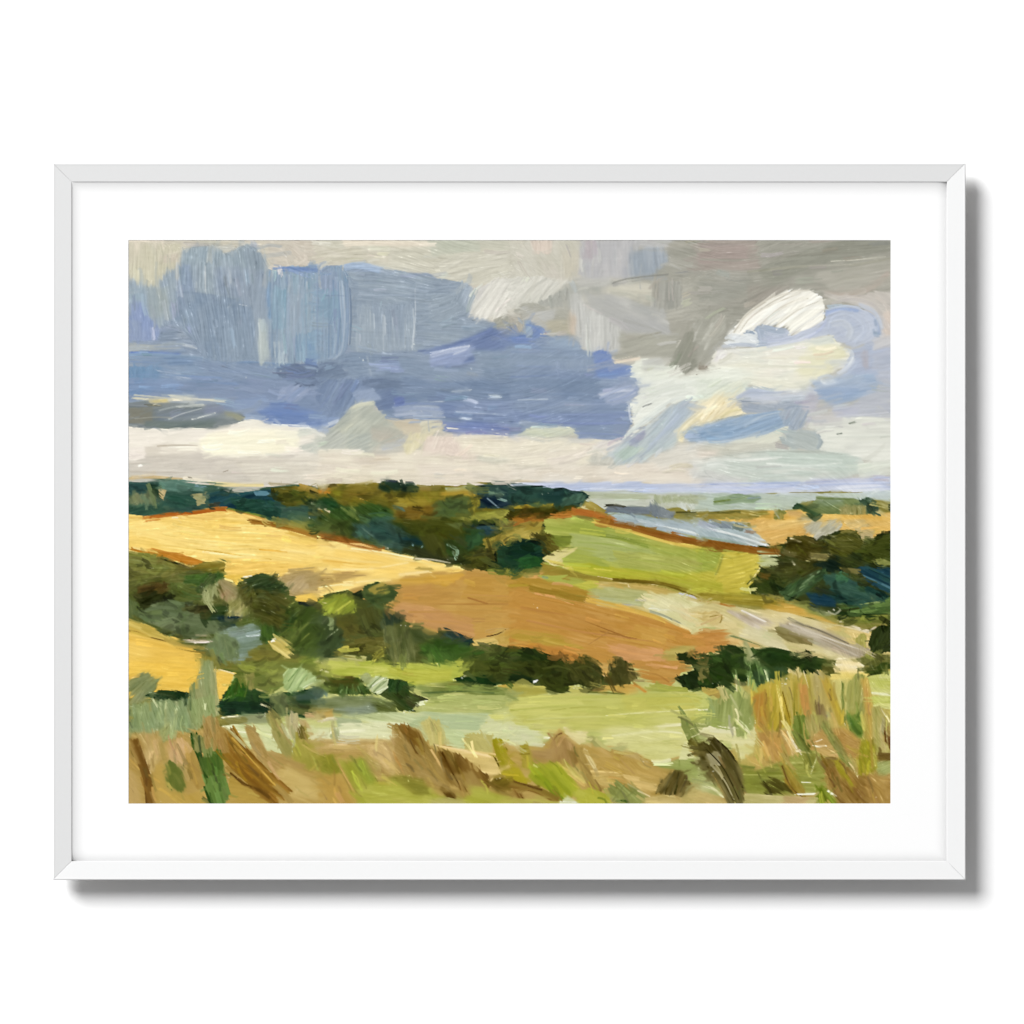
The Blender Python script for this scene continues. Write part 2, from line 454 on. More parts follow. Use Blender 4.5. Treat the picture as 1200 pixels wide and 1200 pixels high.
SKY = """
T
A 140 270 1055 270 1055 575 140 575|c4c1b5 bbb9ae c9c5b8|0
A 140 270 640 270 640 350 560 400 140 360|cdc7b6 c6c3b2 d1c8b9|4
A 740 270 1055 270 1055 400 740 400|a5a398 adaa9f 9f9e92|-4
A 150 328 165 330 172 338 184 336 190 325 205 312 211 298 222 290 240 288 255 290 263 296 275 290 290 286 302 290 308 300 314 314 330 312 375 310 415 310 440 314 460 318 500 320 512 326 535 328 550 338 556 348 553 372 575 378 598 382 615 373 635 385 640 393 670 395 682 410 700 410 717 418 720 426 741 428 745 455 738 470 735 490 732 513 700 512 678 508 640 500 595 508 525 502 500 490 470 487 440 475 415 475 395 495 374 500 300 492 240 498 180 503 147 500 147 328|8f9aab 8896aa 97a2af|5
T 0 0
A -10 -10 1200 -10 1200 160 880 180 -10 250|cfc8b8 c8c4b3 d2c9ba|3
A 860 0 1200 -10 1200 158 890 172|cfc6b9 cbc3b4 c5bfb2 d4cbbb|10|rag=1.5 jit=40
A -10 -10 215 -10 215 6 -10 12|f0e3d2 e6dac8|0
A -10 15 330 20 330 150 200 300 110 305 -10 250|cac6b0 c5c1ab ccc5b4|90
A 190 90 310 90 300 130 200 140|c9bcae c7bdb0|0|alpha=.6
A 315 160 335 70 400 38 500 36 575 55 600 85 680 45 780 28 822 50 850 110 885 185 900 330 820 420 300 340 290 250|94a2ac 9aa6ae 8f9baa 98a4ac|88|jit=6
A 345 70 400 40 500 38 570 58 590 90 520 150 330 150|96a5ad 9ca9b0 92a1ab|88
A 610 85 690 48 780 32 830 70 850 180 540 195|97a5ab 92a0aa 9ba7ad|80
A 700 70 790 40 830 80 860 200 740 200|8d9aa5 929fa8|85
A 300 170 390 165 410 320 290 320|8a99ae 91a0b0|88
A 0 250 60 256 110 300 180 310 190 270 250 200 315 150 300 340 290 500 0 640|97a3ae 9ca8ae 8f9dad|85
A 110 300 240 300 260 470 140 480|9aa6ab a0a9a8 94a1aa|80
A 0 370 90 380 130 480 200 560 190 632 0 640|8797ba 8c9abb 93a0b5|85
A 20 300 110 300 100 380 0 372|93a5b3 9aa8b0|88
A 210 340 265 345 265 470 215 480|a1a9a6 9ba5a8|88|alpha=.7
A 290 325 520 340 690 372 760 405 820 520 820 760 500 770 430 640 300 520|8696a7 8c9aa9 7f90a4 929fab|80|jit=5
A 520 180 700 170 860 200 900 560 760 420 690 360 540 330|95a0ab 8b98a9 9ba5ad|84
A 760 230 870 230 880 560 830 760 760 500|98a3ac 8f9cab a0a9ae|86
B 300 325 520 345 690 378|13|7a899c 8292a4
B 320 330 330 500 440 660|12|7c8c9f 8493a5
B 760 400 790 560 760 720|12|8292a4
B 420 520 440 640 500 700|14|7f8ea2 8a98aa
A 215 555 320 565 330 640 190 636|7c8a9c 8492a3|0|rag=2
A 0 645 330 650 330 690 0 704|a3aaac abb0ad 9aa5ac|-4|rag=2
B 330 655 440 680|14|b6bec4|.3
B 0 708 160 708 330 716|15|6b81b3 7389b3
B 0 722 200 726 480 750|22|7f97b6 88a0b5
A 0 735 200 730 400 740 520 760 640 775 1000 780 1200 800 1200 900 0 900|7b90ae 8295ad 8a99ad 7189a9|4|jit=5
A 0 800 200 800 180 900 0 900|6f8ead 7891ad|88
A 440 770 820 770 900 880 500 884|7c8ca5 8494ab 8898b0|10
A 885 178 950 166 1130 158 1210 156 1210 775 900 775 878 500|8f9fae 8799ad 98a5b1 7f9cad a2abb3|90|W=14 L=420 jit=1.5 lum=9 thick=1.5 n=50
A 1000 340 1080 340 1090 560 1030 600|939fae 9aa5b0|90|alpha=.5
A 900 300 1000 300 970 560 900 560|7f9fb1 8aa2b1|90|alpha=.5 lum=9
A 1060 600 1210 560 1210 760 1060 760|7d9ab2 85a0b3 7790b2|88|alpha=.6 lum=9
B 945 182 1040 182 1210 190|32|6f86b1 7a90b4|.1
B 1130 162 1210 164|14|8095b5
B 885 180 878 330 888 500|20|7591b6 7f9ab3|.1
B 985 290 980 560|16|7b9cae|.3
A 818 505 880 530 895 740 838 770|b4bdba a9b3b4 bfc6c1|86|dry=.25
A 905 640 960 640 1000 770 920 780|aab5bc 9fadb8|86|dry=.3
A 940 790 1040 770 1210 795 1210 860 1010 880|66748b 6f7d95 5f6e88|0|rag=2.5
A 1120 730 1180 730 1190 790 1120 780|7287ac|0
B 620 432 650 395 692 378|10|c9cfd3|.1
B 695 402 750 413|6|c2c9ce
B 480 190 485 330|9|bcc3c6|.25
B 425 260 422 330|7|b4bcc0|.2
B 400 130 404 220|7|b0b9be|.3
B 528 150 530 300|9|adb8bc|.3
B 640 190 645 280|7|b6bec3|.3
B 245 470 260 560|9|b2bac6|.3
B 150 550 158 630|9|b3bace|.2
B 175 815 330 840|9|a9b3c3|.3
B 230 840 400 870|9|a6b1c1|.35
B 300 870 390 884|7|aeb8c6|.3
S 915 790 40 50 7|dfe3dd d0d7d8
S 960 855 50 50 8|e1e5df c8d0d5
S 850 560 60 160 10|c9d0cd bcc6c6
S 80 285 50 30 5|bcc6c3
S 1120 270 60 60 6|c4c9c9
S 600 700 500 160 18|a9b2b9 b3bbc0
S 700 300 400 250 18|aeb7bb a5afb5
S 1050 80 250 100 16|ddd4c6 bbb2a5
T 1 0
A -10 -10 1000 -10 1200 60 1200 250 900 280 690 215 480 195 330 160 -10 160|cecbbb c8c5b4 d2cfc0 c6c2b0|2|jit=6
A 140 -10 680 -10 680 25 150 38|e3d9c7 d9d0bd|0
A 680 -10 1010 -10 1000 75 710 105|bcbfaf c3c4b4 b7baa9|2|jit=12
A 1000 -10 1210 -10 1210 120 1100 70 1000 60|c6c4b4 bfbeae|10
A 720 150 760 120 900 80 1100 66 1190 110 1200 240 1080 275 900 275 705 205|cecbbc c7c4b4 d3d0c2|-14|jit=14
A -10 40 420 60 440 160 330 155 -10 160|c9c5b3 cfcabb c5c1ae|0|jit=14
A 140 205 480 202 690 215 715 238 880 250 960 300 978 350 965 420 940 472 1050 512 1085 545 1000 590 850 650 650 705 200 720|919dab 8b98a7 99a5b0 8695a5|4|jit=14 W=22
A 200 250 250 260 250 520 205 520|8795a5 8d9aa9|0
A 250 400 600 400 600 690 240 690|98a4af a0abb4 8f9cab|88|jit=4 alpha=.7
A 690 350 900 320 950 430 760 540 690 480|909ca9 97a3ae|-25|jit=25
A 900 260 960 300 975 360 940 470 900 400|9aa7b4 a1acb8|-80
B 135 178 250 160 400 195|42|9cafc8 a5b5ca
B 380 198 480 210|14|a3b0c0
A -10 165 130 172 190 230 205 420 200 640 150 740 60 775 -10 770|8296ab 8b9bac 7b93aa 97a4b1|90|W=13 L=420 jit=1.5 lum=9 thick=1.5 n=40
A -10 175 110 185 120 330 -10 350|8795ad 8e9bb0|90|alpha=.6
A 20 300 140 320 130 480 0 560|7f9bb0 86a2b4|92|alpha=.6 lum=9
B 130 250 150 500 130 690 60 765|22|8a9db4 a3b0bd|.15|thick=1.6 lum=10
B 165 260 178 520 160 690 100 758|20|98a5b3 7b91ab|.15|thick=1.6 lum=10
B 190 260 196 520 185 660|12|8a97a9 a9b2ba|.1|thick=1.6
B 60 755 150 745 215 705|12|b5bec6 c4cbd0|.15
B 0 352 120 345 185 352|5|7888a0
A 975 330 1090 262 1130 235 1210 232 1210 470 1080 512 945 485|d3d1c7 dcd9cf cbc9c0 e0ddd2|-58|L=150 W=26 lum=7 thick=1.3
A 960 290 1080 275 1010 370 985 400|cbc9c4 d0cec8|-50|alpha=.8
A 1095 495 1170 462 1210 455 1210 585 1130 565|a5a496 9d9d92 b0ada2|-20
A 620 702 850 645 980 590 1080 545 1210 590 1210 700 960 770 840 800 700 800|7485a8 6c7ca2 7d8cab|-14|jit=10
B 620 705 760 690 960 620 1090 565|26|6878a0 7080a4|.1
A 660 725 860 680 950 670 960 720 860 790 690 795|8d9abb 97a3c0 8292b4|-12
B 690 722 850 690 950 672|26|b5bed4 c3cad8|.4
B 840 722 930 692|14|c6cdda|.3
A 200 700 690 720 700 800 960 780 1210 700 1210 900 -10 900 -10 775|8797ab 7f8fa4 909daf 8494a9|4|jit=10
A 960 700 1210 690 1210 800 1000 840|8796a8 909daf 7f8fa2|0
A -10 780 150 770 160 850 -10 870|6d7c93 76859a|-8|rag=2
A 340 830 480 815 520 900 360 900|73839a 7c8ba0|5|rag=2
A 360 760 500 755 520 800 370 820|8797b5 8f9db8|0
A 1010 800 1210 800 1210 890 1030 890|75869c 7d8da1|2
S 285 795 60 60 14|e3e8e2 cfd6d6
S 580 680 40 50 6|e0e5e1
S 975 785 70 90 9|c3cbd3 d5dbdc
S 500 450 300 160 26|b3bcc3 bcc4c9
S 800 450 300 200 16|b0bac2 a9b4bd
S 880 695 120 50 10|c9d0de b7c0d4
B 600 310 602 500 585 640|9|b3bcc4|.3
B 620 260 600 320|8|adb8c0|.2
B 410 470 415 600|9|b4bdc4|.3
B 345 460 350 560|9|afb9c0|.35
B 300 720 330 880|9|9fabb8|.3
S 900 150 500 150 26|d9d6c9 bdb9a8
T 2 0
A -10 -10 480 -10 480 230 350 260 180 235 -10 250|c8c5b7 cecbbe c2bfb0 cbc6ba|60|jit=40
A 125 -10 265 -10 250 85 140 85|d8cabd cfc3b5|88
A 330 60 450 60 440 220 350 240|c5c0af cac5b6|88
A 445 -10 790 -10 790 225 500 250 420 220|bcbbba b5b5b6 c2c0be aeafb2|88|lum=6
A 470 -10 520 -10 520 120 460 120|b2a9ac bab1b2|88|alpha=.7
A 755 72 860 48 960 50 995 130 930 212 750 228|98a1aa a1a8ae 8f99a3|85|lum=8 thick=1.3
A 790 -10 1000 -10 1000 45 790 60|b9b8b6 c0bfbb aeafaf|2
A 985 50 1210 15 1210 265 880 230 1000 140|a5a498 9d9c91 adaba1|3|jit=8
A 1000 40 1210 -10 1210 40|b3b0a4 a7a59a|-5
A -10 230 180 225 370 255 260 350 180 400 -10 440|cecdc2 d6d4ca c6c5ba|-52|L=160 W=24 lum=6 thick=1.2
A 175 395 260 340 430 265 650 250 480 345 390 425 200 415|aaaba3 b3b3ab a0a29a|80|jit=6 lum=6
A 400 240 640 240 600 290 440 300|b4b4ae bcbbb4|-10
B 640 278 760 245 920 225 1120 205|24|8f8f8e 99998f|.1
A 605 300 760 280 878 272 890 405 830 402 720 345 615 330|cac7b8 cfcbbc c3c0b0|4
B 620 330 760 345 840 400|14|b7b6a9|.1
A 880 268 1080 258 1095 400 980 465 890 412|a6a69d 9e9e96 b0afa6|92|lum=9 thick=1.5 jit=5
A 1080 240 1210 230 1210 490 980 515 980 455 1080 410|aeaca0 b4b2a7 a6a498|-10|jit=14
A 480 340 620 332 830 410 970 430 1010 600 690 645 690 560 500 425|b9b9b3 b0b0ac c0bfb9 a9aaa6|25|jit=8
A 690 470 900 480 1000 560 830 600 700 560|adadaa b4b4b1|28
A 375 350 440 330 500 420 690 560 690 690 540 702 430 655 390 560|c2c2bd cacac4 b8b8b3|88|lum=8 thick=1.5 jit=4
B 440 370 450 470|12|d5d4cd|.1
B 520 430 523 560|10|d2d2cb|.1
B 575 470 570 640|10|cfcfc9|.1
B 480 400 486 520|9|d0d0ca|.1
A -10 440 90 398 300 420 385 440 380 605 220 592 100 562 -10 590|b2b1a9 aaa99d b9b8b1|10|jit=25
A 90 430 280 440 260 520 130 520|bcbcb7 b4b4ae|-15
A -10 450 70 470 80 580 -10 590|aba699 b0aca1|70
A 375 440 430 500 415 600 378 590|c6b8a7 c9bba9|88
A 220 520 375 500 380 600 240 590|b0ac9b b8b3a0 aaa89a|0
A 690 580 1010 600 1060 560 1040 740 650 765 640 705 690 690|adac9f a6a599 b4b2a6|-14|jit=8
B 790 615 950 580|14|a09e90|.2
A 1090 585 1150 560 1185 660 1205 790 1090 852 1000 765 1030 690|98988b 929286 a0a093|-62|lum=6
A 1140 520 1215 470 1215 720 1175 650|bcbbb2 b3b2a8 c4c3ba|-62|lum=6
A -10 588 80 582 90 500 110 492 190 535 235 605 250 645 280 602 340 600 425 640 470 692 520 722 560 690 620 700 650 772 768 782 768 900 -10 900|8191ac 7989a6 8d9bb0 7688a2|2|jit=8
A -10 592 90 590 110 640 60 662 -10 655|6b80ae 7388b1|0
A 80 500 120 495 130 580 90 590|8ea0b5 97a8b9|-40
A 130 545 200 540 230 605 140 625|7589b4 7f92b7|-30
A 250 640 280 605 340 602 425 642 440 690 260 690|8fa0b5 96a6b8 8798b0|-15|jit=20
A 515 722 560 692 620 702 650 772 520 780|7388ba 7d90ba|-40|jit=20
A 180 700 330 690 360 740 200 770|868ea8 9096a9|0|alpha=.7
A -10 670 500 700 520 790 -10 790|8393a8 8b9aae 7b8ca3|2
A 540 795 650 770 768 785 768 900 500 900|7388b8 7b8fb9 8195b6|-8
A 250 760 500 740 490 820 260 820|95a2b3 8b9ab0|88|alpha=.6
A 768 790 800 738 860 745 960 790 1050 795 1095 852 1210 838 1210 900 768 900|dcdfd0 e3e5d8 d4d8cb|-12
A 830 748 950 738 975 790 850 825|c2c3bf c9cac2|-10
B 640 762 720 758 820 742|18|dccab4 e6d9c6|.1
B 860 815 900 800|12|ccd3a8
S 300 300 500 300 30|d6d4ca bab8ac
S 560 180 300 160 20|cdccc6 a9a8a6
S 850 620 300 200 16|c0bfb4 98978a
S 200 640 200 200 16|a9b5c5 9fb0c4
S 400 850 80 40 6|b9c4d6
S 190 580 30 40 6|bcc8d4
S 600 150 200 100 14|8b8a86 d0cec6
T 3 0
A -10 -10 1210 -10 1210 370 760 380 560 320 200 590 100 690 -10 800|a3a196 9b9a8f aaa89d a09d94|-4|jit=7
A -10 -10 360 -10 390 180 -10 190|a69c94 a19990 aea49b|0
A -10 30 300 30 300 130 -10 140|a49690 a99c95|0|alpha=.5
A 360 180 700 60 900 -10 1210 -10 1210 60 700 180 420 290|99998c 929286 a0a094|-8
A 760 200 1210 110 1210 280 900 340 700 260|aeac9f b3b0a5 a7a599|-10
A -10 190 300 190 330 330 -10 430|a4a398 9c9c92 aaa89e|2|jit=14
A 300 280 560 290 420 400 320 430|9c988d a19b92|-30
B 820 132 960 125 1170 105|8|c3c1b2|.3
B 640 60 655 115|8|b4b2a6|.2
B 780 335 920 350 1080 290 1200 205|44|b8aca2 b0a89b|.2
A 800 365 1000 345 1210 300 1210 660 1090 675 1130 520 1000 430|c8c4bc cdc7be bdb9b1 d2cac0|20|jit=30 rag=1.5 lum=7
A 1150 470 1215 450 1215 620 1140 600|d3c8bd ccc0b4|80|lum=7
A -10 470 60 455 150 452 155 600 60 780 -10 810|abaa9e a3a297 b3b2a6|-58|lum=6
B 10 660 90 520|16|c9c8bd|.3
B 30 690 70 610|12|c4c3b8|.3
A -10 770 50 800 -10 845|8f877a|-40
A 785 445 900 422 1050 440 1110 470 1145 520 1140 605 1050 640 950 665 850 625 775 560|bcc1cc b3bccc c5c9d0|-20|jit=20
B 800 470 930 440 1050 490 1085 570 1010 645|60|b9c1d0 c8cdd4|.1|thick=1.3 lum=7
B 800 500 920 470 1010 520 1030 580 960 640|50|c2c8d0 b4bdce|.1|thick=1.3 lum=7
B 810 540 900 520 950 570 920 630|40|c6cbd0 bcc3ce|.1
B 790 452 880 432 1000 448|22|90a3c8 9dadcb|.15
B 1000 400 1090 440 1140 520|22|ccd0d6 bbc1cd|.3
B 1110 490 1128 540 1125 600|28|9fabbd a8b3c2|.1
B 1095 585 1135 590|20|7f93a6 93a5b5
A 200 585 240 530 400 400 480 350 560 315 690 308 770 358 788 440 780 505 640 595 560 600 545 545 370 532 340 562 260 615|f1efe3 eae7da f5f3ea e6e2d4|-36|L=260 W=30 lum=8 thick=1.7 jit=4
B 215 590 300 480 430 390 560 325|16|efece0 d5d0c0|.1|thick=1.7
B 205 575 290 470 420 378|7|c3bdae
B 250 580 330 480 470 400 640 330|6|cdc7b8|.2
B 400 520 520 430 700 360|5|cfcabb|.2
B 480 540 620 440 760 380|5|ccc8bb|.2
B 420 400 560 340 690 318|5|d2cdbf|.2
B 600 570 700 510 780 440|5|cbc9c4|.2
A 350 540 545 555 570 600 700 560 785 515 800 585 600 650 480 668 372 672|b5bccb bec5d1 adb5c6|-14|jit=10
A 340 540 400 530 545 558 520 600 440 590 380 640|a2adbc abb5c2|20
B 660 620 760 560 800 500|18|aab4cf b9c1d6|.1
A 155 612 230 588 290 600 300 560 350 575 372 655 200 672|dfe2e0 d3d8da e9ebe7|10|jit=40 rag=1.5
B 140 672 240 660 370 668|16|b4bcc8 c0c6cf|.1
B 290 575 350 585|22|98a5b4
A 105 692 180 690 340 678 700 622 830 598 890 680 960 700 930 790 810 850 700 895 -10 895 -10 852 60 800|e2dfd0 e7e4d2 dcddd0 e4dfd2|-3|jit=7
A 700 660 840 640 920 700 900 770 790 860 660 880 600 780|dfdcbd e3e0c6 d9d6b6|-4
A -10 850 80 800 340 830 340 895 -10 895|dde0d2 e3e5d8|-8
A 640 640 830 598 870 650 740 660|d5d8ce ced4cb|-10
A 105 695 150 690 160 740 90 780|e4dedd d9d6d3|-60
B 840 810 940 770 960 700|22|dcdedd cfd4d8|.15
A 965 695 1050 650 1210 640 1210 900 720 900 850 850 940 780|b0b8ca a9b3c6 bcc1cc c4c6cc|-12|jit=8
A 1090 720 1210 680 1210 860 1120 860|b4b9c6 bcc0c9 acb3c2|-4
A 1010 700 1065 700 1065 810 1020 800|b3afb3 aaa8af|88|alpha=.8
B 850 880 920 820 980 760|20|cdd3dc bcc5d3|.2
A 740 884 860 852 1080 850 1130 900 740 900|98acc3 a3b4c7 8fa5bf|-6
A 1090 620 1210 600 1210 660 1100 690|c2c2c4 cac9c8|-20
B 420 675 700 620|10|d3d7dc|.3
S 500 150 500 180 24|b9b7ab 8b8a80
S 200 640 130 60 12|eceeea c4cad0
S 950 400 260 80 22|dad6d0 b5afa6
S 1000 780 200 120 12|ced3dd 99a4b8
T 0 1
A -10 -10 1210 -10 1210 295 880 275 780 222 600 205 560 135 -10 85|7f8fab 7789a3 8492ad 8896ad|5|jit=7
A -10 -10 300 -10 300 70 -10 85|6f8aae 768eaf 7f92b0|2
A 790 150 1000 140 1210 200 1210 290 1000 280 860 260|6f85b2 778bb2 6880b1|6
A 980 -10 1210 -10 1210 30 1060 42|64728a 6c798e|0|rag=2
A 940 45 1060 40 1150 70 1060 135 940 120|8c9ab5 94a0b8 8493b1|-40|jit=20
A 620 110 860 90 900 160 680 200|8294b2 8a99b4|-8
A -10 140 150 128 420 140 580 150 620 200 700 208 760 236 640 272 540 296 330 302 100 292 -10 278|7b8385 717a7d 878d8c 6d777a|-8|jit=7
A -10 160 160 170 160 280 -10 275|7d7d72 868579|-4
A 170 180 560 190 560 260 180 270|6b7681 76808a 838b90|-10
A 100 250 560 250 540 296 330 302 100 290|6b7575 747e78 616f72|-4
A 490 165 580 150 600 200 480 205|848ba0|-10|alpha=.8
B 20 100 250 122 560 128|24|d8d2b9 c8c6b3|.45
B 260 92 460 110 640 132|18|e4dec8 d3d0bc|.4
B 270 118 340 122|16|ece4cb
B 130 132 240 124|20|d4c594 dccda0|.2
B 90 152 215 155|9|f0e9d2 50503f|.2
B 200 90 420 100|10|b5bcb8|.4
B 300 165 480 150|8|c3c6bd|.35
B 250 240 480 180|8|a9b0ae|.35
B 380 250 560 200|8|c0c5c2|.35
B 250 200 460 165|9|5d686c|.3
B 600 210 660 215 710 240|34|8f907c 989880|.2
B 640 225 760 240|12|a6a489|.3
A -10 285 120 302 330 306 540 300 700 262 770 218 850 262 900 280 1210 296 1210 465 900 475 600 480 490 462 -10 505|e8e2d4 ece5d8 e3ddcf eee6da|0|jit=5
A 690 265 772 222 860 265 800 300 700 290|e6e0cd e9e4d6|-5
A 440 392 540 330 800 302 1065 318 1070 430 900 458 850 470 620 478 485 462|efead0 f2eed6 ebe5cb|-3|jit=5
B 480 465 620 474 900 460|14|f4f0e0 efead2
B 540 330 700 312 880 330|12|f3ead6|.2
B 760 340 768 430|8|f5f0dc|.2
A 1050 450 1100 400 1210 345 1210 460|c0c4ba c9ccc0 b6bab2|-25
B 1060 330 1120 320 1210 305|40|d5d8cb c5c9be|.3
B 880 275 1060 285 1210 296|14|c9d2e0 e6e6de|.3
B 800 238 880 255|8|9aa8c8|.1
B 1000 282 1210 295|6|7d8fbb|.2
A -10 505 110 452 250 440 480 466 600 478 1210 465 1210 662 800 655 350 635 -10 605|cfc8bc d4cdc0 cac4b8 d8d1c3|1|jit=6
A 620 490 1210 470 1210 655 800 650|d6d0c0 dbd5c6 d1cabb|1
A 100 455 260 430 480 465 620 485 630 530 300 560 90 540|cac3b8 cfc8bb c4beb2|-4
A 100 412 440 410 440 445 220 470 110 465|d2cabb d9d2c4|0
A 190 414 450 420 455 442 200 440|e8e1d2 e2dbc9|0
A -10 420 90 420 112 450 90 490 -10 505|eae2d7 e5dcd0|0
B 60 535 90 530|14|f0ece2
B -10 610 140 605 340 622|24|cfb98e c9ae7a dac9a4|.1
B 345 615 520 636|18|e6dcc5
B 495 648 640 655 850 658|22|dcc88c e2d4a2|.1
B 590 577 628 564|6|8d8172
B 560 560 660 585|4|b0a596|.2
B 375 605 405 608|6|70685c
B 880 640 1030 650|14|a59a80|.4
B 960 625 962 645|6|9c8f6a
A -10 632 190 628 290 630 490 650 600 680 800 690 860 662 1130 655 1210 672 1210 900 900 880 700 832 540 802 350 832 150 852 -10 852|35564a 2f4c44 446350 526a54|4|jit=20
A -10 645 100 650 180 662 192 720 60 722 -10 715|33574f 2a4a47 3c6056|6
A 120 650 180 660 190 720 130 710|233a2c 2f4632|10
A -10 725 180 700 195 765 20 780|86845f 727b5a 7d8562|88|lum=7
A -10 770 90 770 200 775 250 840 0 852|2f5042 3c5f4c 27463c|-14
A 188 636 290 630 420 640 500 660 490 682 240 692|4d7060 5c7f70 416353|5
A 400 640 480 648 500 672 410 664|7393a0 68868c|5
A 188 668 240 685 218 752 190 725|c6b68c bba878|80
A 225 710 330 700 420 740 425 785 200 800|2b5142 34594a 22463a|12|jit=20
A 395 700 490 692 480 765 432 782 420 740|a79d70 8d9068|10
B 430 725 540 735|8|cfc9a8|.3
A 475 722 560 700 640 692 780 690 850 668 925 680 915 760 640 805 560 802|1d3e4a 24494e 2c5357 183642|-12|jit=16
A 800 702 890 698 910 715 815 728|4f7c8d 5a8390|-4
A 600 690 720 680 810 676 760 700 640 708|b8b2a2 c7c0b0 9aa094|-4
A 640 740 900 765 985 850 880 868 700 825|28503f 2f5846 214537|14|jit=16
A 960 782 1110 800 1135 872 960 868|3f5c4c 4d6a55 355145|10|jit=20
A 900 672 1000 660 1130 656 1175 740 1080 770 1000 795 955 730|5f5c20 4a4d1e 72692a|10|jit=20
A 1000 690 1120 690 1100 735 1010 745|3c4520 565a24|5
B 1070 662 1140 680 1210 708|36|b39748 9c8038
A 1110 745 1210 720 1210 830 1100 775|20301f 2a3c24 18281e|14
B 1140 690 1210 720|14|3a3a1c
A -10 845 150 850 350 836 520 806 640 816 800 855 900 880 1210 870 1210 900 -10 900|e9c670 ecca78|6
B 130 862 250 840 420 828 560 806 620 808|26|b0682a bf7d35 a05c26
B 600 806 720 830 860 865|18|b9813c c9a253
B 620 800 760 830 880 862|10|7d8a3c|.2
B 0 860 140 858|8|d9b25a
B 270 862 350 860|9|f3e2b4
S 600 620 600 60 14|c0b8aa e3ddd0
S 450 730 80 30 7|d5d0b8
S 1130 850 30 30 5|d9d6c8
S 300 350 400 150 14|f2ebe0 d6cfc2
T 1 1
A -10 -10 1210 -10 1210 345 1050 330 800 315 760 248 600 255 400 212 350 150 210 152 130 240 -10 320|7f8fa6 7787a0 8795ab|2|jit=7
A -10 -10 420 -10 400 120 210 150 130 240 -10 270|7384a0 7d8da8 8797ae 6a7b98|-62|jit=10 L=130
A 270 -10 520 -10 480 60 290 60|65748d 707f96|0
A 330 60 480 50 520 160 370 190|69799c 76869f|-20
A 210 60 340 40 390 110 250 150|8c9bb5 95a3ba|-15
A 470 105 540 98 535 160 480 172|6070a6 6a79a8|-30
A -10 220 130 230 90 290 -10 310|7c90b4 8799b8|-10
B -10 320 60 275 130 250|24|a9b4c6 c0c8d2|.3
A 520 -10 1210 -10 1210 130 540 130|7486a0 7c8ca4 6d7f9a|2|jit=4
A 540 140 1210 120 1210 260 780 250 700 240 540 220|7a8aaa 8492ae 7082a6|3|jit=5
A 480 150 760 130 780 230 540 235 460 210|8d9ab4 a3adbb 7f8fae|0|rag=2 lum=10
A 770 255 1000 250 1210 275 1210 345 1000 335 800 312|7283b0 7c88b1 8a8fb4|4|jit=5
B 900 115 960 125 1000 145|22|c3cbda b3bed4|.2
B 1060 100 1150 100|26|c0cbd3 b4c0cb|.3
B 870 230 960 242|18|bcc8d6|.3
B 820 70 960 60|12|a5b0bd|.4
B 850 195 1180 205|10|a3b0c4|.4
B 800 300 1000 318 1210 335|14|e0dccf b4bbd0|.45
A 205 168 270 148 355 132 365 190 450 230 545 320 530 362 420 402 300 442 170 435 -10 425 -10 345 100 300 130 240|b9bcaf b0b4a9 c3c5b6 a9aea4|-40|jit=12
B 205 172 270 150 350 140|26|cdcdb9 d6d5c2
A -10 350 100 310 180 330 160 430 -10 425|b6b9b0 bfc1b6 acb0a8|-35
A 180 340 330 330 300 440 180 430|aab0a8 b3b7ad|-20
A 330 280 470 290 530 340 430 390 330 360|b6b1a4 bcb6a8 adb0a4|15
A 410 228 640 252 772 250 775 310 640 342 540 335|cdc0aa c8bfa9 d2c8b2|8
B 560 262 640 258 700 268|12|9fa9b8|.2
A -10 440 300 462 560 440 700 420 800 335 1210 352 1210 665 -10 670|ded6c5 d9cfbf e3dcc8 d5cbbb|1|jit=5
A 640 262 775 255 770 320 640 340|ccc8b2 d3ceb8|-20
A 515 402 560 332 720 318 650 405 540 462|ddd5b4 d5cdab e3dcbf|-72|lum=6
A 680 352 850 335 1000 480 700 455 640 440|d9cabd dfd2c4 d3c3b6|-70|jit=40
A 360 402 520 355 540 390 400 440|a9b1bf b9bdc0 c5c3b8|-12|dry=.2
B -10 448 150 445 280 458|32|ece7d8 e6dfcc
A 850 358 1210 352 1210 495 950 472|e2dcc6 e7e0cc dcd4bf|4
B 980 482 1100 500 1210 515|26|c5c6b7 d2cfbe|.2
B 1060 520 1210 530|16|cdc8b8|.2
A -10 560 600 560 640 650 -10 665|dfd8c2 d9d0bc e4ddc8|0
A 640 560 1210 580 1210 655 640 660|dcd2c2 e2d9c9|0
B 340 498 450 490|6|c2b49a|.2
A -10 655 90 648 210 656 340 640 400 650 620 670 740 655 800 660 980 655 1210 655 1210 900 -10 900|76681f 8b7b2d 625f23 7d7226|4|jit=12
A 20 650 90 645 110 664 20 672|5d5122|4
B 170 660 340 640|10|a89a58|.3
B -10 695 70 690|40|c48b3b b57c30
A 180 655 390 650 400 705 100 735|786a29 84742e 6b6024|-6
A 385 655 400 635 430 622 490 632 522 660 500 692 400 692|1f2f24 2c4633 16241d|6|jit=20
A 518 645 545 630 590 628 628 660 620 690 518 692|26412f 1d2c25 34503a|6|jit=20
B 405 630 490 634|9|2c3440
B 530 634 600 636|9|353f4a
B 630 676 705 680|22|ba8747 c79452
A 790 665 980 660 980 702 800 698|a2ac7f 8d9352 aab38c|3
A 800 690 960 690 960 715 760 715|a98a34 b59a3c|0
A 740 742 840 726 970 740 962 842 680 878|5c6a3b 4d5f36 69733c|10|jit=15
A 440 742 720 730 705 790 500 795|a18e36 8f7f30 b09c42|0
A 480 790 740 782 665 880 470 858|7b6324 6b5520 8a6f2c|10
A -10 735 90 738 160 795 90 832 -10 800|1f3c22 264c2c 2f5632|20
